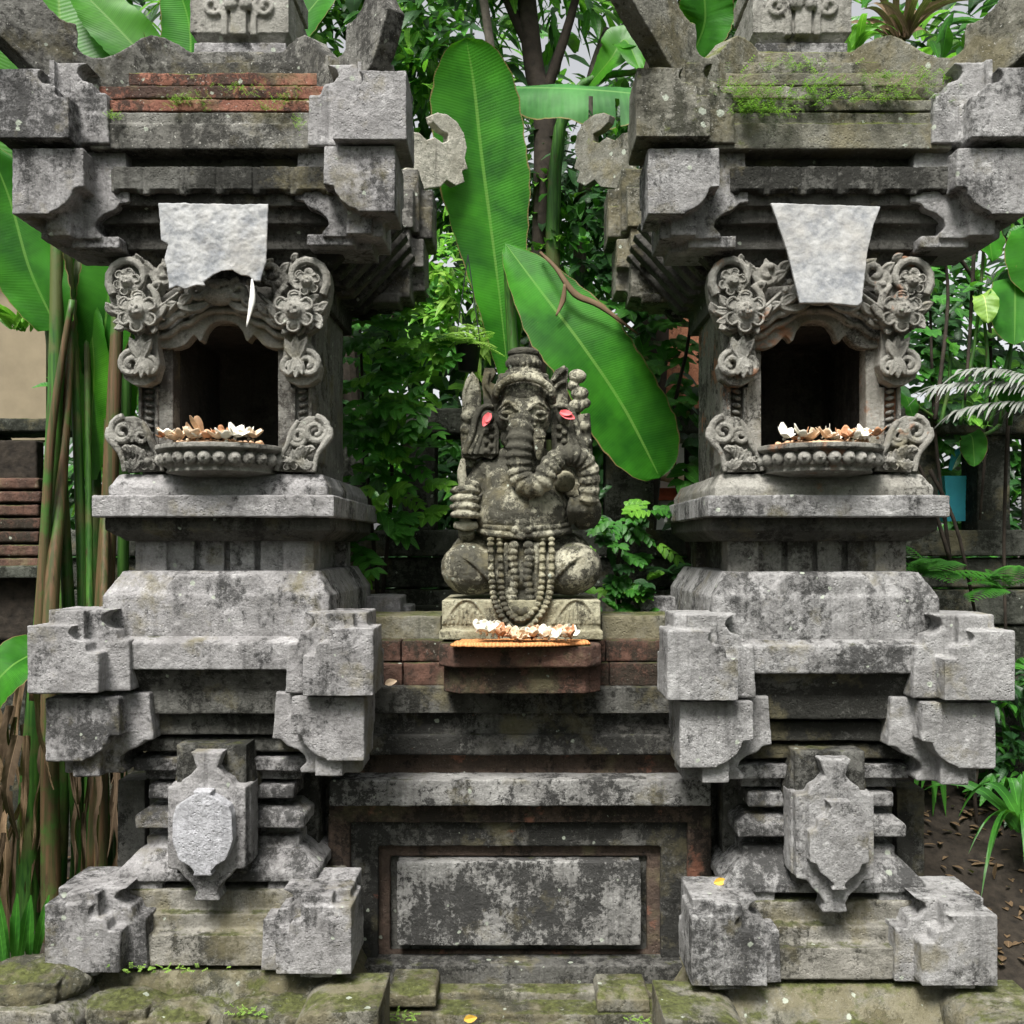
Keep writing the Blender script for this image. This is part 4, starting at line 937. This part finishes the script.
def midrib(parent, pts, r0, r1, mat='stem_g', name='stalk'):
    bm = B(); tube(bm, pts, [r0, r1], 8, 6); return obj(name, bm, M[mat], parent)
ow = lambda s: math.sin(math.pi * min(1, (s * .9 + .1))) ** .55
# --- banana plant behind the statue
bp = thing('banana_plant', 'banana plant with two huge green leaves rising behind the statue', 'banana plant', (0, 420, -490))
w1 = lambda s: 49 * 1.42 * (.16 + .84 * min(1, s / .55) ** .95) * max(0, 1 - max(0, (s - .72) / .28) ** 2.3) ** .6
big_leaf('leaf', [P(509, 385, 440), P(500, 300, 445), P(490, 220, 450), P(481, 150, 450), P(474, 85, 445), P(466, 38, 430)], lambda s: w1(s), 'ban', Vector((.15, -1, .1)), bp, seed=1, wave=3, cup=.12, asym=.95)
w2 = lambda s: 43 * 1.42 * min(1, (s / .35)) ** .6 * max(0, 1 - max(0, (s - .72) / .28) ** 2) ** .55
big_leaf('leaf', [P(505, 243, 400), P(540, 290, 372), P(582, 345, 350), P(624, 408, 345), P(660, 478, 345)], w2, 'ban', Vector((.1, -1, .35)), bp, seed=2, wave=2.5, cup=.1)
midrib(bp, [P(508, 385, 442), P(508, 450, 430), (10, 400, -200), (15, 420, -490)], 5, 18); midrib(bp, [P(506, 246, 402), P(512, 330, 430), (20, 400, -150), (22, 420, -490)], 4, 16)
bm = B(); tube(bm, [P(540, 252, 376), P(556, 268, 352), P(575, 294, 345), P(600, 306, 342), P(638, 334, 342)], [2, 3, 5, 4, 1], 6, 5, .4); tube(bm, [P(565, 284, 346), P(563, 300, 345), P(556, 316, 342)], [2, 4, 1], 6, 4, .3); obj('dry_edge', bm, M['lf_r'], bp)
bp2 = thing('banana_plant', 'banana plant with a pale torn leaf drooping over the gap between the roofs', 'banana plant', (60, 640, -490))
big_leaf('leaf', [P(505, 88, 560), P(560, 88, 520), P(620, 92, 500), P(690, 100, 500)], lambda s: 60 * math.sin(math.pi * (s * .85 + .1)) ** .6, 'ban3', Vector((0, -.75, .65)), bp2, tears=4, seed=5, flop=.45, cup=0, wave=6)
big_leaf('leaf', [P(585, 90, 600), P(610, 60, 560), P(625, 40, 550), P(640, 70, 520)], lambda s: 30 * math.sin(math.pi * (s * .85 + .1)), 'ban2', Vector((0, -.8, .4)), bp2, seed=6)
big_leaf('leaf', [P(690, 60, 650), P(705, 20, 620), P(700, -30, 600)], lambda s: 46 * math.sin(math.pi * (s * .85 + .1)) ** .6, 'ban', Vector((0, -1, .3)), bp2, seed=7)
midrib(bp2, [P(640, 70, 560), P(560, 128, 620), (60, 650, 100), (60, 640, -490)], 4, 22)
# --- banana clump on the left
bl = thing('banana_clump', 'tall clump of banana stalks and leaves left of the brick-topped shrine', 'banana plant', (-620, 380, -490))
for pts, r0, r1, mt in (([P(57, 230, 330), P(55, 400, 330), P(45, 600, 330), P(30, 800, 330), P(28, 1000, 300)], 8, 17, 'stem_g'), ([P(66, 220, 360), P(78, 450, 360), P(84, 700, 360), P(75, 900, 340)], 6, 9, 'stem_g'),
        ([P(80, 260, 380), P(60, 420, 380), P(66, 640, 380), P(56, 940, 360)], 7, 12, 'stem_g'), ([P(118, 300, 350), P(112, 450, 350), P(104, 610, 350), P(92, 880, 330)], 8, 16, 'stem_r'),
        ([P(128, 330, 400), P(124, 500, 400), P(122, 700, 400), P(118, 950, 360)], 7, 10, 'stem_g'), ([P(92, 250, 420), P(96, 460, 420), P(100, 700, 420), P(112, 960, 380)], 6, 9, 'stem_g'), ([P(72, 300, 300), P(52, 430, 305), P(44, 560, 310), P(36, 700, 310)], 4, 9, 'stem_r'),
        ([P(86, 240, 400), P(90, 620, 340), P(90, 760, 330), P(86, 960, 320)], 4, 8, 'stem_g'), ([P(74, 300, 360), P(62, 480, 330), P(50, 640, 300), P(52, 960, 290)], 4, 14, 'stem_r'), ([P(110, 300, 420), P(104, 600, 320), P(102, 760, 300), P(100, 950, 290)], 4, 10, 'stem_r'), ([P(40, 250, 340), P(58, 420, 345), P(70, 640, 350), P(82, 930, 340)], 5, 11, 'stem_g')):
    midrib(bl, pts, r0, r1, mt)
LW = lambda w_, p=.6: (lambda s: w_ * math.sin(math.pi * min(.97, s * .88 + .1)) ** p)
for i, (pts, w_, mt, nr) in enumerate((
        ([P(60, 300, 370), P(70, 200, 380), P(66, 100, 400), P(60, 20, 420), P(55, -60, 430)], 70, 'ban2', (0.3, -1, 0)), ([P(80, 330, 400), P(120, 180, 420), P(135, 90, 430), P(125, 20, 430)], 62, 'ban', (-.2, -1, 0)),
        ([P(58, 330, 330), P(30, 270, 320), P(10, 200, 315), P(-10, 150, 300)], 48, 'ban', (.3, -1, .2)), ([P(98, 380, 390), P(108, 300, 380), P(112, 250, 380), P(110, 200, 380)], 40, 'ban', (.2, -1, .1)),
        ([P(90, 480, 400), P(92, 420, 385), P(94, 360, 380), P(88, 300, 380)], 34, 'ban2', (-.3, -1, 0)), ([P(110, 470, 400), P(118, 400, 420), P(116, 330, 420), P(108, 250, 420)], 26, 'ban', (.6, -1, 0)),
        ([P(60, 640, 250), P(30, 655, 220), P(5, 672, 190), P(-30, 715, 180)], 36, 'ban', (0, -.9, .6)), ([P(170, 260, 420), P(185, 120, 430), P(190, 30, 440), P(170, -30, 440)], 58, 'ban', (-.2, -1, 0)),
        ([P(170, 100, 420), P(155, 70, 420), P(110, 20, 410), P(70, -20, 400)], 40, 'ban2', (0, -1, .4)), ([P(40, 300, 460), P(20, 150, 470), P(30, 50, 480), P(10, -40, 480)], 64, 'ban2', (0.1, -1, 0)),
        ([P(200, 40, 560), P(240, 60, 540), P(300, 20, 540), P(340, -30, 540)], 44, 'ban', (0, -1, .4)))):
    big_leaf('leaf', pts, LW(w_), mt, Vector(nr), bl, seed=20 + i, wave=3, cup=.15, tears=0)
dr = random.Random(8)
for i in range(46):
    x = dr.uniform(-8, 45) if i < 30 else dr.uniform(80, 130); y = dr.uniform(640, 840); Yd = dr.uniform(230, 400); h = dr.uniform(100, 220); w_ = dr.uniform(4, 11)
    a_, b_ = P(x, y, Yd), P(x + dr.uniform(-22, 22), min(y + h, 985), Yd - dr.uniform(0, 25)); m_ = (a_ + b_) / 2 + Vector((dr.uniform(-12, 12), dr.uniform(-22, 5), 0))
    big_leaf('dried_sheath', [a_, m_, b_], lambda s, w_=w_: w_ * (.35 + .65 * math.sin(math.pi * min(1, s * .8 + .15))) * (1.02 - s * .75), dr.choice(['lf_r', 'lf_s', 'lf_s', 'lf_s']), Vector((dr.uniform(-.8, .8), -1, 0)), bl, nu=5, nv=20, seed=i, wave=dr.uniform(2, 6), cup=dr.uniform(-.5, .8), tears=2)
# blade leaves at the bottom left
bm, uvl = newleafbm()
for i in range(7):
    b = P(4 + i * 5, 965, 180 + i * 10); leaf(bm, uvl, b, Vector((dr.uniform(-.35, .35), -.1, 1)), Vector((0, -1, 0)), dr.uniform(60, 110), 7, .1, .3, 5)
obj('blade_plant', bm, M['lf_m'], label='small blade-leaved plant at the bottom of the banana stalks', cat='plant')
# --- leafy vines and shrubs
def vine(name, label, stems, spots, mats, L, W, n=7, cat='vine'):
    root = thing(name, label, cat, stems[0][0])
    for st in stems:
        bm = B(); tube(bm, st, [3.2, 2], 6, 5); obj('stem', bm, M['bark'], root)
    bm, uvl = newleafbm()
    for p, d in spots: sprig(bm, uvl, Vector(p), Vector(d), n, L * rv.uniform(.8, 1.2), W * rv.uniform(.8, 1.15), rv.choices(range(len(mats)), [3, 2, 1][:len(mats)])[0])
    obj('foliage', bm, [M[m] for m in mats], root); return root
def spots(x0, x1, y0, y1, Y0, Y1, n, dz=.1): return [(P(rv.uniform(x0, x1), rv.uniform(y0, y1), rv.uniform(Y0, Y1)), (rv.uniform(-1, 1), rv.uniform(-.9, .1), rv.uniform(-.6, .6) + dz)) for _ in range(n)]
vine('leafy_vine', 'leafy green vine climbing between the left shrine and the statue', [[P(382, 600, 420), P(392, 470, 420), P(380, 380, 430), P(400, 290, 430)], [P(378, 600, 400), P(366, 450, 410), P(360, 330, 420)]],
     spots(345, 430, 300, 440, 330, 450, 84) + spots(345, 385, 430, 580, 350, 430, 34) + spots(390, 450, 440, 520, 420, 460, 10), ['lf_m', 'lf_b', 'lf_m'], 19, 6.5, 4)
vine('leafy_vine', 'low bright-leaved creeper beside the right hip of the statue', [[P(622, 640, 330), P(618, 560, 340), P(640, 500, 350)]], spots(590, 655, 500, 620, 290, 380, 56) , ['lf_m', 'lf_b', 'lf_d'], 13, 4.8, 4)
vine('leafy_vine', 'dark broad-leaved vine hanging beside the mossy shrine under the banana leaf', [[P(690, 560, 420), P(672, 430, 430), P(690, 300, 430), P(640, 150, 480)]], spots(668, 712, 210, 520, 400, 470, 54) + spots(580, 690, 180, 400, 470, 560, 70), ['lf_d', 'lf_m'], 22, 9, 3)
# --- crowns of trees
def tree(label, trunk, r0, r1, lumps, n, size, mats, bark='bark', limbs=(), **k):
    root = thing('tree', label, 'tree', trunk[-1], 'trees behind the shrines')
    bm = B(); tube(bm, trunk, [r0, r1], 10, 6)
    for l in limbs: tube(bm, l, [r0 * .75, r0 * .3], 7, 5)
    obj('trunk', bm, M[bark], root); crown('crown', lumps, n, size, mats, root, **k); return root
def L3(px, py, Y, r, ry=None, rz=None): return (P(px, py, Y), (r, ry or r, rz or r))
tree('dark slim tree whose leaning trunk shows above the banana leaf', [P(515, -120, 700), P(533, 60, 700), P(545, 130, 700), P(540, 400, 720), (30, 760, -490)], 15, 24, [L3(440, 20, 760, 90), L3(560, -60, 780, 120), L3(420, 120, 780, 70), L3(480, -80, 700, 100)], 1500, 42, ['lf_m', 'lf_b', 'lf_d'],
     limbs=([P(540, 110, 700), P(570, 20, 690), P(590, -60, 690)], [P(536, 60, 700), P(500, -20, 700), P(490, -90, 700)]))
tree('thick dark trunk standing behind the inner roof corner of the mossy shrine', [P(650, -120, 640), P(648, 20, 640), P(655, 120, 640), P(650, 400, 650), (150, 660, -490)], 22, 30, [L3(720, -20, 760, 110), L3(600, 170, 760, 60), L3(650, 210, 720, 70)], 1100, 40, ['lf_d', 'lf_m'])
tree('pale broken trunk with climbing leaves seen between the two roofs', [P(608, 30, 760), P(590, 90, 760), P(584, 200, 760), P(570, 420, 760), (80, 760, -490)], 9, 14, [L3(588, 120, 780, 34), L3(500, 200, 800, 90), L3(560, 250, 760, 90)], 1000, 34, ['lf_d', 'lf_m', 'lf_b'], bark='bark2')
tree('thin reddish stem leaning across the gap at the top', [P(474, -60, 660), P(492, 60, 660), P(498, 160, 670), (0, 680, -490)], 7, 9, [L3(470, 320, 620, 60, 50, 60), L3(430, 270, 660, 60)], 700, 30, ['lf_b', 'lf_y', 'lf_m'], bark='bark2')
tree('leafy tree behind the roof of the brick-topped shrine', [P(330, 100, 900), (-280, 900, -490)], 18, 26, [L3(350, 30, 860, 130), L3(260, -30, 900, 150), L3(150, 60, 1000, 160), L3(400, 180, 900, 110)], 2300, 44, ['lf_d', 'lf_m', 'lf_b'])
tree('leafy tree behind the roof of the mossy-roofed shrine', [P(880, 100, 950), (560, 950, -490)], 18, 26, [L3(720, 120, 1000, 150), L3(1000, 150, 1000, 150), L3(980, 320, 900, 90)], 1900, 44, ['lf_d', 'lf_m'])
# reading as one mass far behind
lm = []
for i in range(84):
    x = rv.uniform(-1500, 1600); y = rv.uniform(1150, 1700); z = rv.uniform(-350, 1550)
    px = 520 + 950 * x / (950 + y); py = 545 - 950 * z / (950 + y)
    if 490 < px < 620 and py < 120: continue
    lm.append(((x, y, z), (rv.uniform(150, 260),) * 3))
for i in range(30):       # unseen foliage added on the other three sides to cut low light
    a = R(-75 + 330 * i / 29 - 90); 
    if math.sin(a) > .35: continue
    rad = rv.uniform(2300, 2700); 
    for zq in (rv.uniform(-300, 0), rv.uniform(400, 600), rv.uniform(950, 1200)): lm.append(((rad * math.cos(a), rad * math.sin(a) - 200, zq), (rv.uniform(360, 460),) * 3))
for x, z, Y in ((-700, 560, 1300), (-420, 700, 1350), (-150, 640, 1400), (-250, 420, 1300), (260, 430, 1350), (420, 640, 1400), (700, 620, 1300), (-60, -60, 1150), (60, 60, 1200), (200, -100, 1150), (330, 80, 1200), (-260, 0, 1150), (100, -300, 1150), (-150, 180, 1250), (230, 230, 1250), (480, -60, 1200), (640, 120, 1250), (820, 40, 1200), (30, 180, 1250), (950, 500, 1300), (100, 250, 1300), (-60, 330, 1350), (560, 350, 1300), (300, 820, 1500), (-560, 850, 1500), (820, 860, 1500), (620, 1150, 1500), (850, 1200, 1500), (1050, 1000, 1400), (-500, 1200, 1500), (-200, 1250, 1500), (380, 1150, 1500), (60, 1350, 1500)): lm.append(((x, Y, z), (210,) * 3))
crown('jungle_mass', lm, 26000, 95, ['lf_d', 'lf_m', 'lf_b'], front=.2, label='dense dark jungle foliage closing the view behind everything, plus an added unseen ring that shades the yard', cat='jungle', kind='stuff')
lh = []
for i in range(64): x = rv.uniform(-1150, 1150); lh.append(((x, rv.uniform(860, 1000), rv.uniform(-420, 260 if x > -760 else 10)), (rv.uniform(90, 140), 60, rv.uniform(90, 140))))
crown('hedge', lh, 13000, 44, ['lf_d', 'lf_m'], label='dark leafy undergrowth filling the gaps of the wall behind the statue', cat='undergrowth', kind='stuff', front=.2)
# --- right-hand plants
def blades(name, label, base, n, L, W, mat, spread=.8, droop=.5, seg=8, up=1.):
    bm, uvl = newleafbm()
    for i in range(n): leaf(bm, uvl, Vector(base) + Vector((rv.uniform(-12, 12), rv.uniform(-12, 12), 0)), Vector((rv.uniform(-spread, spread), rv.uniform(-spread, spread * .5), up)), Vector((0, -1, .2)), L * rv.uniform(.6, 1.15), W, droop, .3, seg, 0, lambda s: min(1, s * 5 + .3) * (1 - s ** 3))
    return obj(name, bm, M[mat], label=label, cat='plant')
blades('strap_plant', 'strap-leaved plant hanging beside the lower right corner of the mossy shrine', P(1020, 830, 300), 20, 260, 7, 'lf_m', .9, .9)
blades('strap_plant', 'few long green blades hanging just behind the right medallion', P(930, 700, 420), 8, 150, 8, 'lf_m', .25, .1, up=-1)
blades('pandan_plant', 'spiky pale-green pandan leaves above the mossy roof', P(850, 60, 560), 16, 170, 7, 'lf_b', .7, .7)
blades('pandan_plant', 'dry brown spiky leaves above the outer roof corner of the mossy shrine', P(900, 40, 600), 22, 170, 6, 'lf_r', 1., .6)
blades('bamboo_grass', 'thin bamboo-like leaves seen at the far left middle', P(20, 330, 560), 26, 110, 5, 'lf_b', 1., .5)
def fern(label, base, n, L, mat, cat='fern', parent=None):
    bm, uvl = newleafbm()
    for i in range(n):
        d = Vector((rv.uniform(-1, 1), rv.uniform(-1, .2), rv.uniform(.1, .7))).normalized(); side = d.cross(Vector((0, 0, 1))).normalized(); m = 16; ln = L * rv.uniform(.7, 1.1)
        for j in range(m):
            s = (j + 1) / m; p = Vector(base) + d * ln * s - Vector((0, 0, 1)) * ln * .45 * s * s
            for q in (-1, 1): leaf(bm, uvl, p, side * q + d * .45 - Vector((0, 0, .15)), Vector((0, -.5, 1)), ln * .3 * math.sin(math.pi * (s * .85 + .1)) + 1, ln * .026, .3, .1, 2)
    if parent: return obj('fronds', bm, M[mat], parent)
    return obj('fern_plant', bm, M[mat], label=label, cat=cat)
fern('drooping dark green fern right of the mossy shrine base', P(930, 575, 420), 9, 105, 'lf_m')
fern('small fern low behind the wall by the mossy shrine', P(668, 575, 420), 6, 70, 'lf_d')
fern('fern fronds near the outer edge of the mossy shrine pillar', P(1000, 590, 400), 7, 80, 'lf_m')
hv = thing('taro_plant', 'upright plant with glossy heart-shaped leaves at the far right', 'plant', P(985, 430, 430))
for a, b, w_, mt in (((985, 425), (982, 300), 17, 'lf_y'), ((1000, 425), (1012, 290), 38, 'ban'), ((960, 425), (985, 232), 22, 'ban'), ((1010, 425), (1004, 380), 22, 'ban'), ((940, 425), (905, 400), 14, 'ban'), ((940, 425), (950, 345), 9, 'ban2'), ((990, 425), (1030, 240), 40, 'ban'), ((1000, 425), (970, 440), 18, 'ban')):
    A_, B_ = P(*a, 430), P(*b, 400 + rv.uniform(-30, 30)); midrib(hv, [A_, (A_ + B_) / 2 + Vector((6, 0, 0)), B_], 3.2, 2.2, name='stalk')
    tip = B_ + Vector((rv.uniform(-8, 8), -18, -w_ * 2.2)); big_leaf('leaf', [B_ + Vector((0, 4, w_ * .5)), B_ + Vector((0, -8, 0)), tip], lambda s, w_=w_: w_ * math.sin(math.pi * min(1, s * .8 + .2)) ** .7, mt, Vector((rv.uniform(-.4, .4), -1, .3)), hv, nu=4, nv=14, seed=int(w_))
vine('leafy_vine', 'pale green leafy shrub between the mossy shrine and the right edge', [[P(950, 560, 480), P(935, 430, 480), P(930, 300, 480)]], spots(915, 1020, 290, 430, 450, 560, 60), ['lf_d', 'lf_m', 'lf_b'], 17, 8, 3, cat='shrub')
bmx = thing('dead_branches', 'bare brown branches criss-crossing beside the outer side of the mossy shrine', 'branches', P(960, 500, 440))
for pts in ([(905, 300), (930, 250), (950, 215)], [(935, 420), (948, 300), (940, 230)], [(955, 250), (990, 330), (980, 520)], [(930, 470), (960, 540), (990, 700)], [(1010, 380), (1004, 540), (1008, 700)], [(950, 560), (925, 480), (905, 440)], [(975, 230), (970, 330), (965, 400)], [(985, 720), (975, 800), (990, 900)]):
    bm = B(); tube(bm, [P(x, y, 430 + rv.uniform(-30, 40)) for x, y in pts], [3.4, 2.], 6, 5); obj('branch', bm, M['bark'], bmx)
hg = thing('withered_palm', 'withered grey-white palm fronds drooping over the plants at the right edge', 'palm leaves', P(990, 400, 380))
for a, b in (((1050, 388), (932, 388)), ((1060, 405), (955, 412)), ((1040, 380), (962, 372))):
    bm, uvl = newleafbm(); A_, B_ = P(*a, 380), P(*b, 366); ax = B_ - A_
    for i in range(26):
        s_ = i / 26; p = A_ + ax * s_ + Vector((0, 0, 10 * math.sin(s_ * 3)))
        for q in (-1, 1): leaf(bm, uvl, p, ax.normalized() * .9 + Vector((0, q * .5 - .2, rv.uniform(-.35, .12))), Vector((0, -.4, 1)), rv.uniform(22, 44), rv.uniform(1.6, 3), .45, .2, 4)
    obj('frond', bm, M['lf_g'], hg)
for (px, py, Y, r, lab) in ((985, 690, 470, 60, 'dark low shrub on the bank below the right balustrade'), (1030, 770, 420, 55, 'dark bush at the lower right edge above the soil')):
    root = thing('shrub', lab, 'shrub', P(px, py + 50, Y)); crown('foliage', [L3(px, py, Y, r, 40, r * .7)], 420, 26, ['lf_d', 'lf_m'], root)
    bm = B(); tube(bm, [P(px, py, Y), P(px + 3, py + 70, Y)], 3, 6, 1); obj('stem', bm, M['bark'], root)
# litter of dry leaves on the bank
bm, uvl = newleafbm()
for i in range(500):
    x = rv.uniform(430, 760); y = rv.uniform(170, 520)
    if i > 330: x = rv.uniform(-760, -430)
    h = -520 + fbm(x, y) * .6 + (min(1, max(0, (x - 440) / 120)) * min(1, (y - 150) / 350) * 160 if x > 0 else min(1, max(0, -x - 440) / 150) * min(1, max(0, y - 250) / 300) * 60)
    leaf(bm, uvl, Vector((x, y, h + 2)), Vector((rv.uniform(-1, 1), rv.uniform(-1, 1), .15)), Vector((0, 0, 1)), rv.uniform(8, 30), rv.uniform(2, 6), .1, .3, 3)
obj('leaf_litter', bm, M['lf_r'], label='scattered dry leaves on the dark soil bank', cat='leaf litter', kind='stuff')
# --- moss tufts on the right roof, and tiny weeds
def moss(label, pts, n, size):
    bm, uvl = newleafbm()
    for i in range(n):
        a, c, Yd, sx, sz = rv.choice(pts); b = P(a + rv.gauss(0, sx), c + rv.gauss(0, sz), Yd + rv.uniform(-6, 8))
        d = Vector((rv.uniform(-1, 1), rv.uniform(-1.2, 0), rv.uniform(-.2, 1))).normalized(); L = size * rv.uniform(.6, 1.6); side = d.cross(Vector((0, 0, 1))).normalized()
        for j in range(4):
            p = b + d * L * (j + 1) / 4
            for q in (-1, 1): leaf(bm, uvl, p, side * q + d * .6, Vector((0, -.6, 1)), L * .32, L * .1, .2, .2, 2)
    obj('moss', bm, M['fern'], label=label, cat='moss', kind='stuff')
moss('bright green moss and tiny ferns growing on the roof ledge of the mossy shrine', [(735, 92, 30, 9, 7), (760, 100, 22, 9, 5), (745, 110, 14, 8, 4), (820, 86, 44, 12, 5), (812, 100, 24, 14, 5), (795, 70, 60, 22, 4), (880, 82, 50, 14, 4), (925, 82, 40, 14, 5), (860, 100, 22, 22, 3), (775, 113, 12, 14, 3), (905, 98, 20, 20, 4), (760, 96, 22, 20, 5)], 720, 7.)
moss('small green moss clumps on the bricks of the left roof', [(196, 103, 26, 9, 4), (290, 98, 24, 8, 5), (255, 90, 40, 10, 4), (270, 106, 22, 9, 3), (300, 125, 4, 3, 4), (114, 118, 16, 3, 2), (240, 90, 40, 12, 3), (175, 105, 26, 6, 3)], 260, 4.5)
moss('green weeds sprouting at the foot of the stones', [(245, 1012, -25, 10, 3), (398, 1017, 40, 8, 3), (640, 1020, 40, 10, 2), (160, 968, 0, 30, 1)], 120, 5)
# fallen leaves on the steps
for (px, py, Y, m, lab) in ((470, 1020, 40, 'yl', 'yellow fallen leaf on the bottom step before the wall'), (391, 684, 112, 'dl', 'curled brown leaf on the brick course left of the shelf'), (720, 883, 60, 'yl', 'small yellow leaf stuck above the bottom right block')):
    bm, uvl = newleafbm(); leaf(bm, uvl, P(px - 6, py, Y), Vector((1, -.2, .4)), Vector((0, -1, .3)), 15, 4.5, .1, .3, 4); obj('fallen_leaf', bm, M['py'] if m == 'dl' else plain('yellow_leaf', (.55, .34, .05)), label=lab, cat='leaf')
# ---------------------------------------------------------------- things behind
rear = thing('balustrade_wall', 'dark mossy stone wall with square pillars and gaps behind the statue', 'wall', (0, 540, -490))
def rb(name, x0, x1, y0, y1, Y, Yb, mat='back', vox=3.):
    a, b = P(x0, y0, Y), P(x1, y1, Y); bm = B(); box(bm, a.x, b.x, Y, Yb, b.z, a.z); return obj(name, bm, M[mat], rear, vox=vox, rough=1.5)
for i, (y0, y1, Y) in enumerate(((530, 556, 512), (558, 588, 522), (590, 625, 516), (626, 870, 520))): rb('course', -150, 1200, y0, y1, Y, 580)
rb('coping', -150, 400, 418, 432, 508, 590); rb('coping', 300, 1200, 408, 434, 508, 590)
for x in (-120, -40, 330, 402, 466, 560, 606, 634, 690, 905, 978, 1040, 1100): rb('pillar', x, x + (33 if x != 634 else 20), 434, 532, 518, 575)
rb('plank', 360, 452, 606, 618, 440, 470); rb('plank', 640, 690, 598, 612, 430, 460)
pc = thing('terracotta_pillar', 'orange plastered pillar half hidden behind the inner side of the mossy shrine', 'pillar', P(690, 420, 620))
a, b = P(664, 215, 640), P(716, 402, 640); bm = B(); box(bm, a.x, b.x, 640, 700, b.z, a.z); obj('shaft', bm, M['terra'], pc, vox=2.4)
bm = B(); box(bm, a.x - 6, b.x + 6, 630, 705, a.z - 4, a.z + 16); box(bm, a.x - 5, b.x + 5, 632, 703, b.z - 16, b.z + 6); obj('moulding', bm, M['terra'], pc, vox=2.4)
hs_ = thing('distant_house', 'bright pale house with red base glimpsed through the gap by the mossy shrine', 'house', P(670, 520, 720))
a, b = P(645, 440, 720), P(700, 530, 720); bm = B(); box(bm, a.x, b.x, 720, 770, b.z, a.z); obj('wall', bm, M['white'], hs_)
a, b = P(640, 488, 710), P(700, 500, 710); bm = B(); box(bm, a.x, b.x, 710, 720, b.z, a.z); obj('red_band', bm, M['red'], hs_)
a, b = P(645, 472, 700), P(690, 482, 700); bm = B(); tube(bm, [a, b], 9, 8, 1); obj('roof_tile', bm, M['py'], hs_)
bw = thing('blue_bin', 'bright blue plastic bin seen through the gap right of the mossy shrine', 'bin', P(957, 520, 560))
a, b = P(946, 476, 560), P(967, 521, 560); bm = B(); quadbox(bm, (a.x + 2, b.x - 2, 560, 600, b.z), (a.x - 4, b.x + 3, 556, 604, a.z)); obj('body', bm, M['blue'], bw)
bm = B(); tube(bm, [P(950, 470, 570), P(955, 455, 570), P(965, 446, 570)], [3, 6, 2], 8, 5, .5); obj('handle', bm, M['blue'], bw)
ph = thing('far_building', 'beige building wall glimpsed behind the banana stalks at the left edge', 'building', P(10, 420, 900))
a, b = P(-60, 275, 900), P(46, 440, 900); bm = B(); box(bm, a.x, b.x, 900, 960, b.z, a.z); obj('wall', bm, M['beige'], ph)
bm = B(); box(bm, a.x - 5, b.x + 8, 880, 970, a.z - 4, a.z + 20); obj('eave', bm, M['bark2'], ph)
bpz = thing('brick_pier', 'small pier of dark red bricks behind the banana stalks', 'pier', P(25, 600, 480))
for i in range(7):
    a, b = P(-30 + (i % 2) * 4, 478 + i * 13.4, 470), P(38 + (i % 2) * 2, 489 + i * 13.4, 470); bm = B(); box(bm, a.x, b.x, 470, 508, b.z, a.z); obj('brick_row', bm, M['brick_d'], bpz, vox=2.)
a, b = P(-40, 566, 455), P(48, 578, 455); bm = B(); box(bm, a.x, b.x, 455, 510, b.z, a.z); obj('cap_stone', bm, M['back'], bpz, vox=2.)
a, b = P(-30, 440, 480), P(36, 640, 480); bm = B(); box(bm, a.x, b.x, 482, 506, b.z, a.z); obj('core', bm, M['soil'], bpz, vox=3.)
# hanging pot
pt = thing('hanging_pot', 'black hanging pot with bright green fern fronds behind the statue crown', 'plant pot', P(468, 372, 400))
bm = B(); c0, c1 = P(468, 371, 400), P(468, 346, 400); tube(bm, [c0, c0 + (c1 - c0) * .97, c1], [13.5, 18, 19.5], 20, 1); obj('pot', bm, M['pot'], pt)
fern('', c1, 16, 66, 'lf_y', parent=pt)
for q in (-1, 1):
    bm = B(); tube(bm, [c1 + Vector((q * 18, 0, 0)), c1 + Vector((0, 0, 130))], .8, 5, 1); obj('wire', bm, M['pot'], pt)
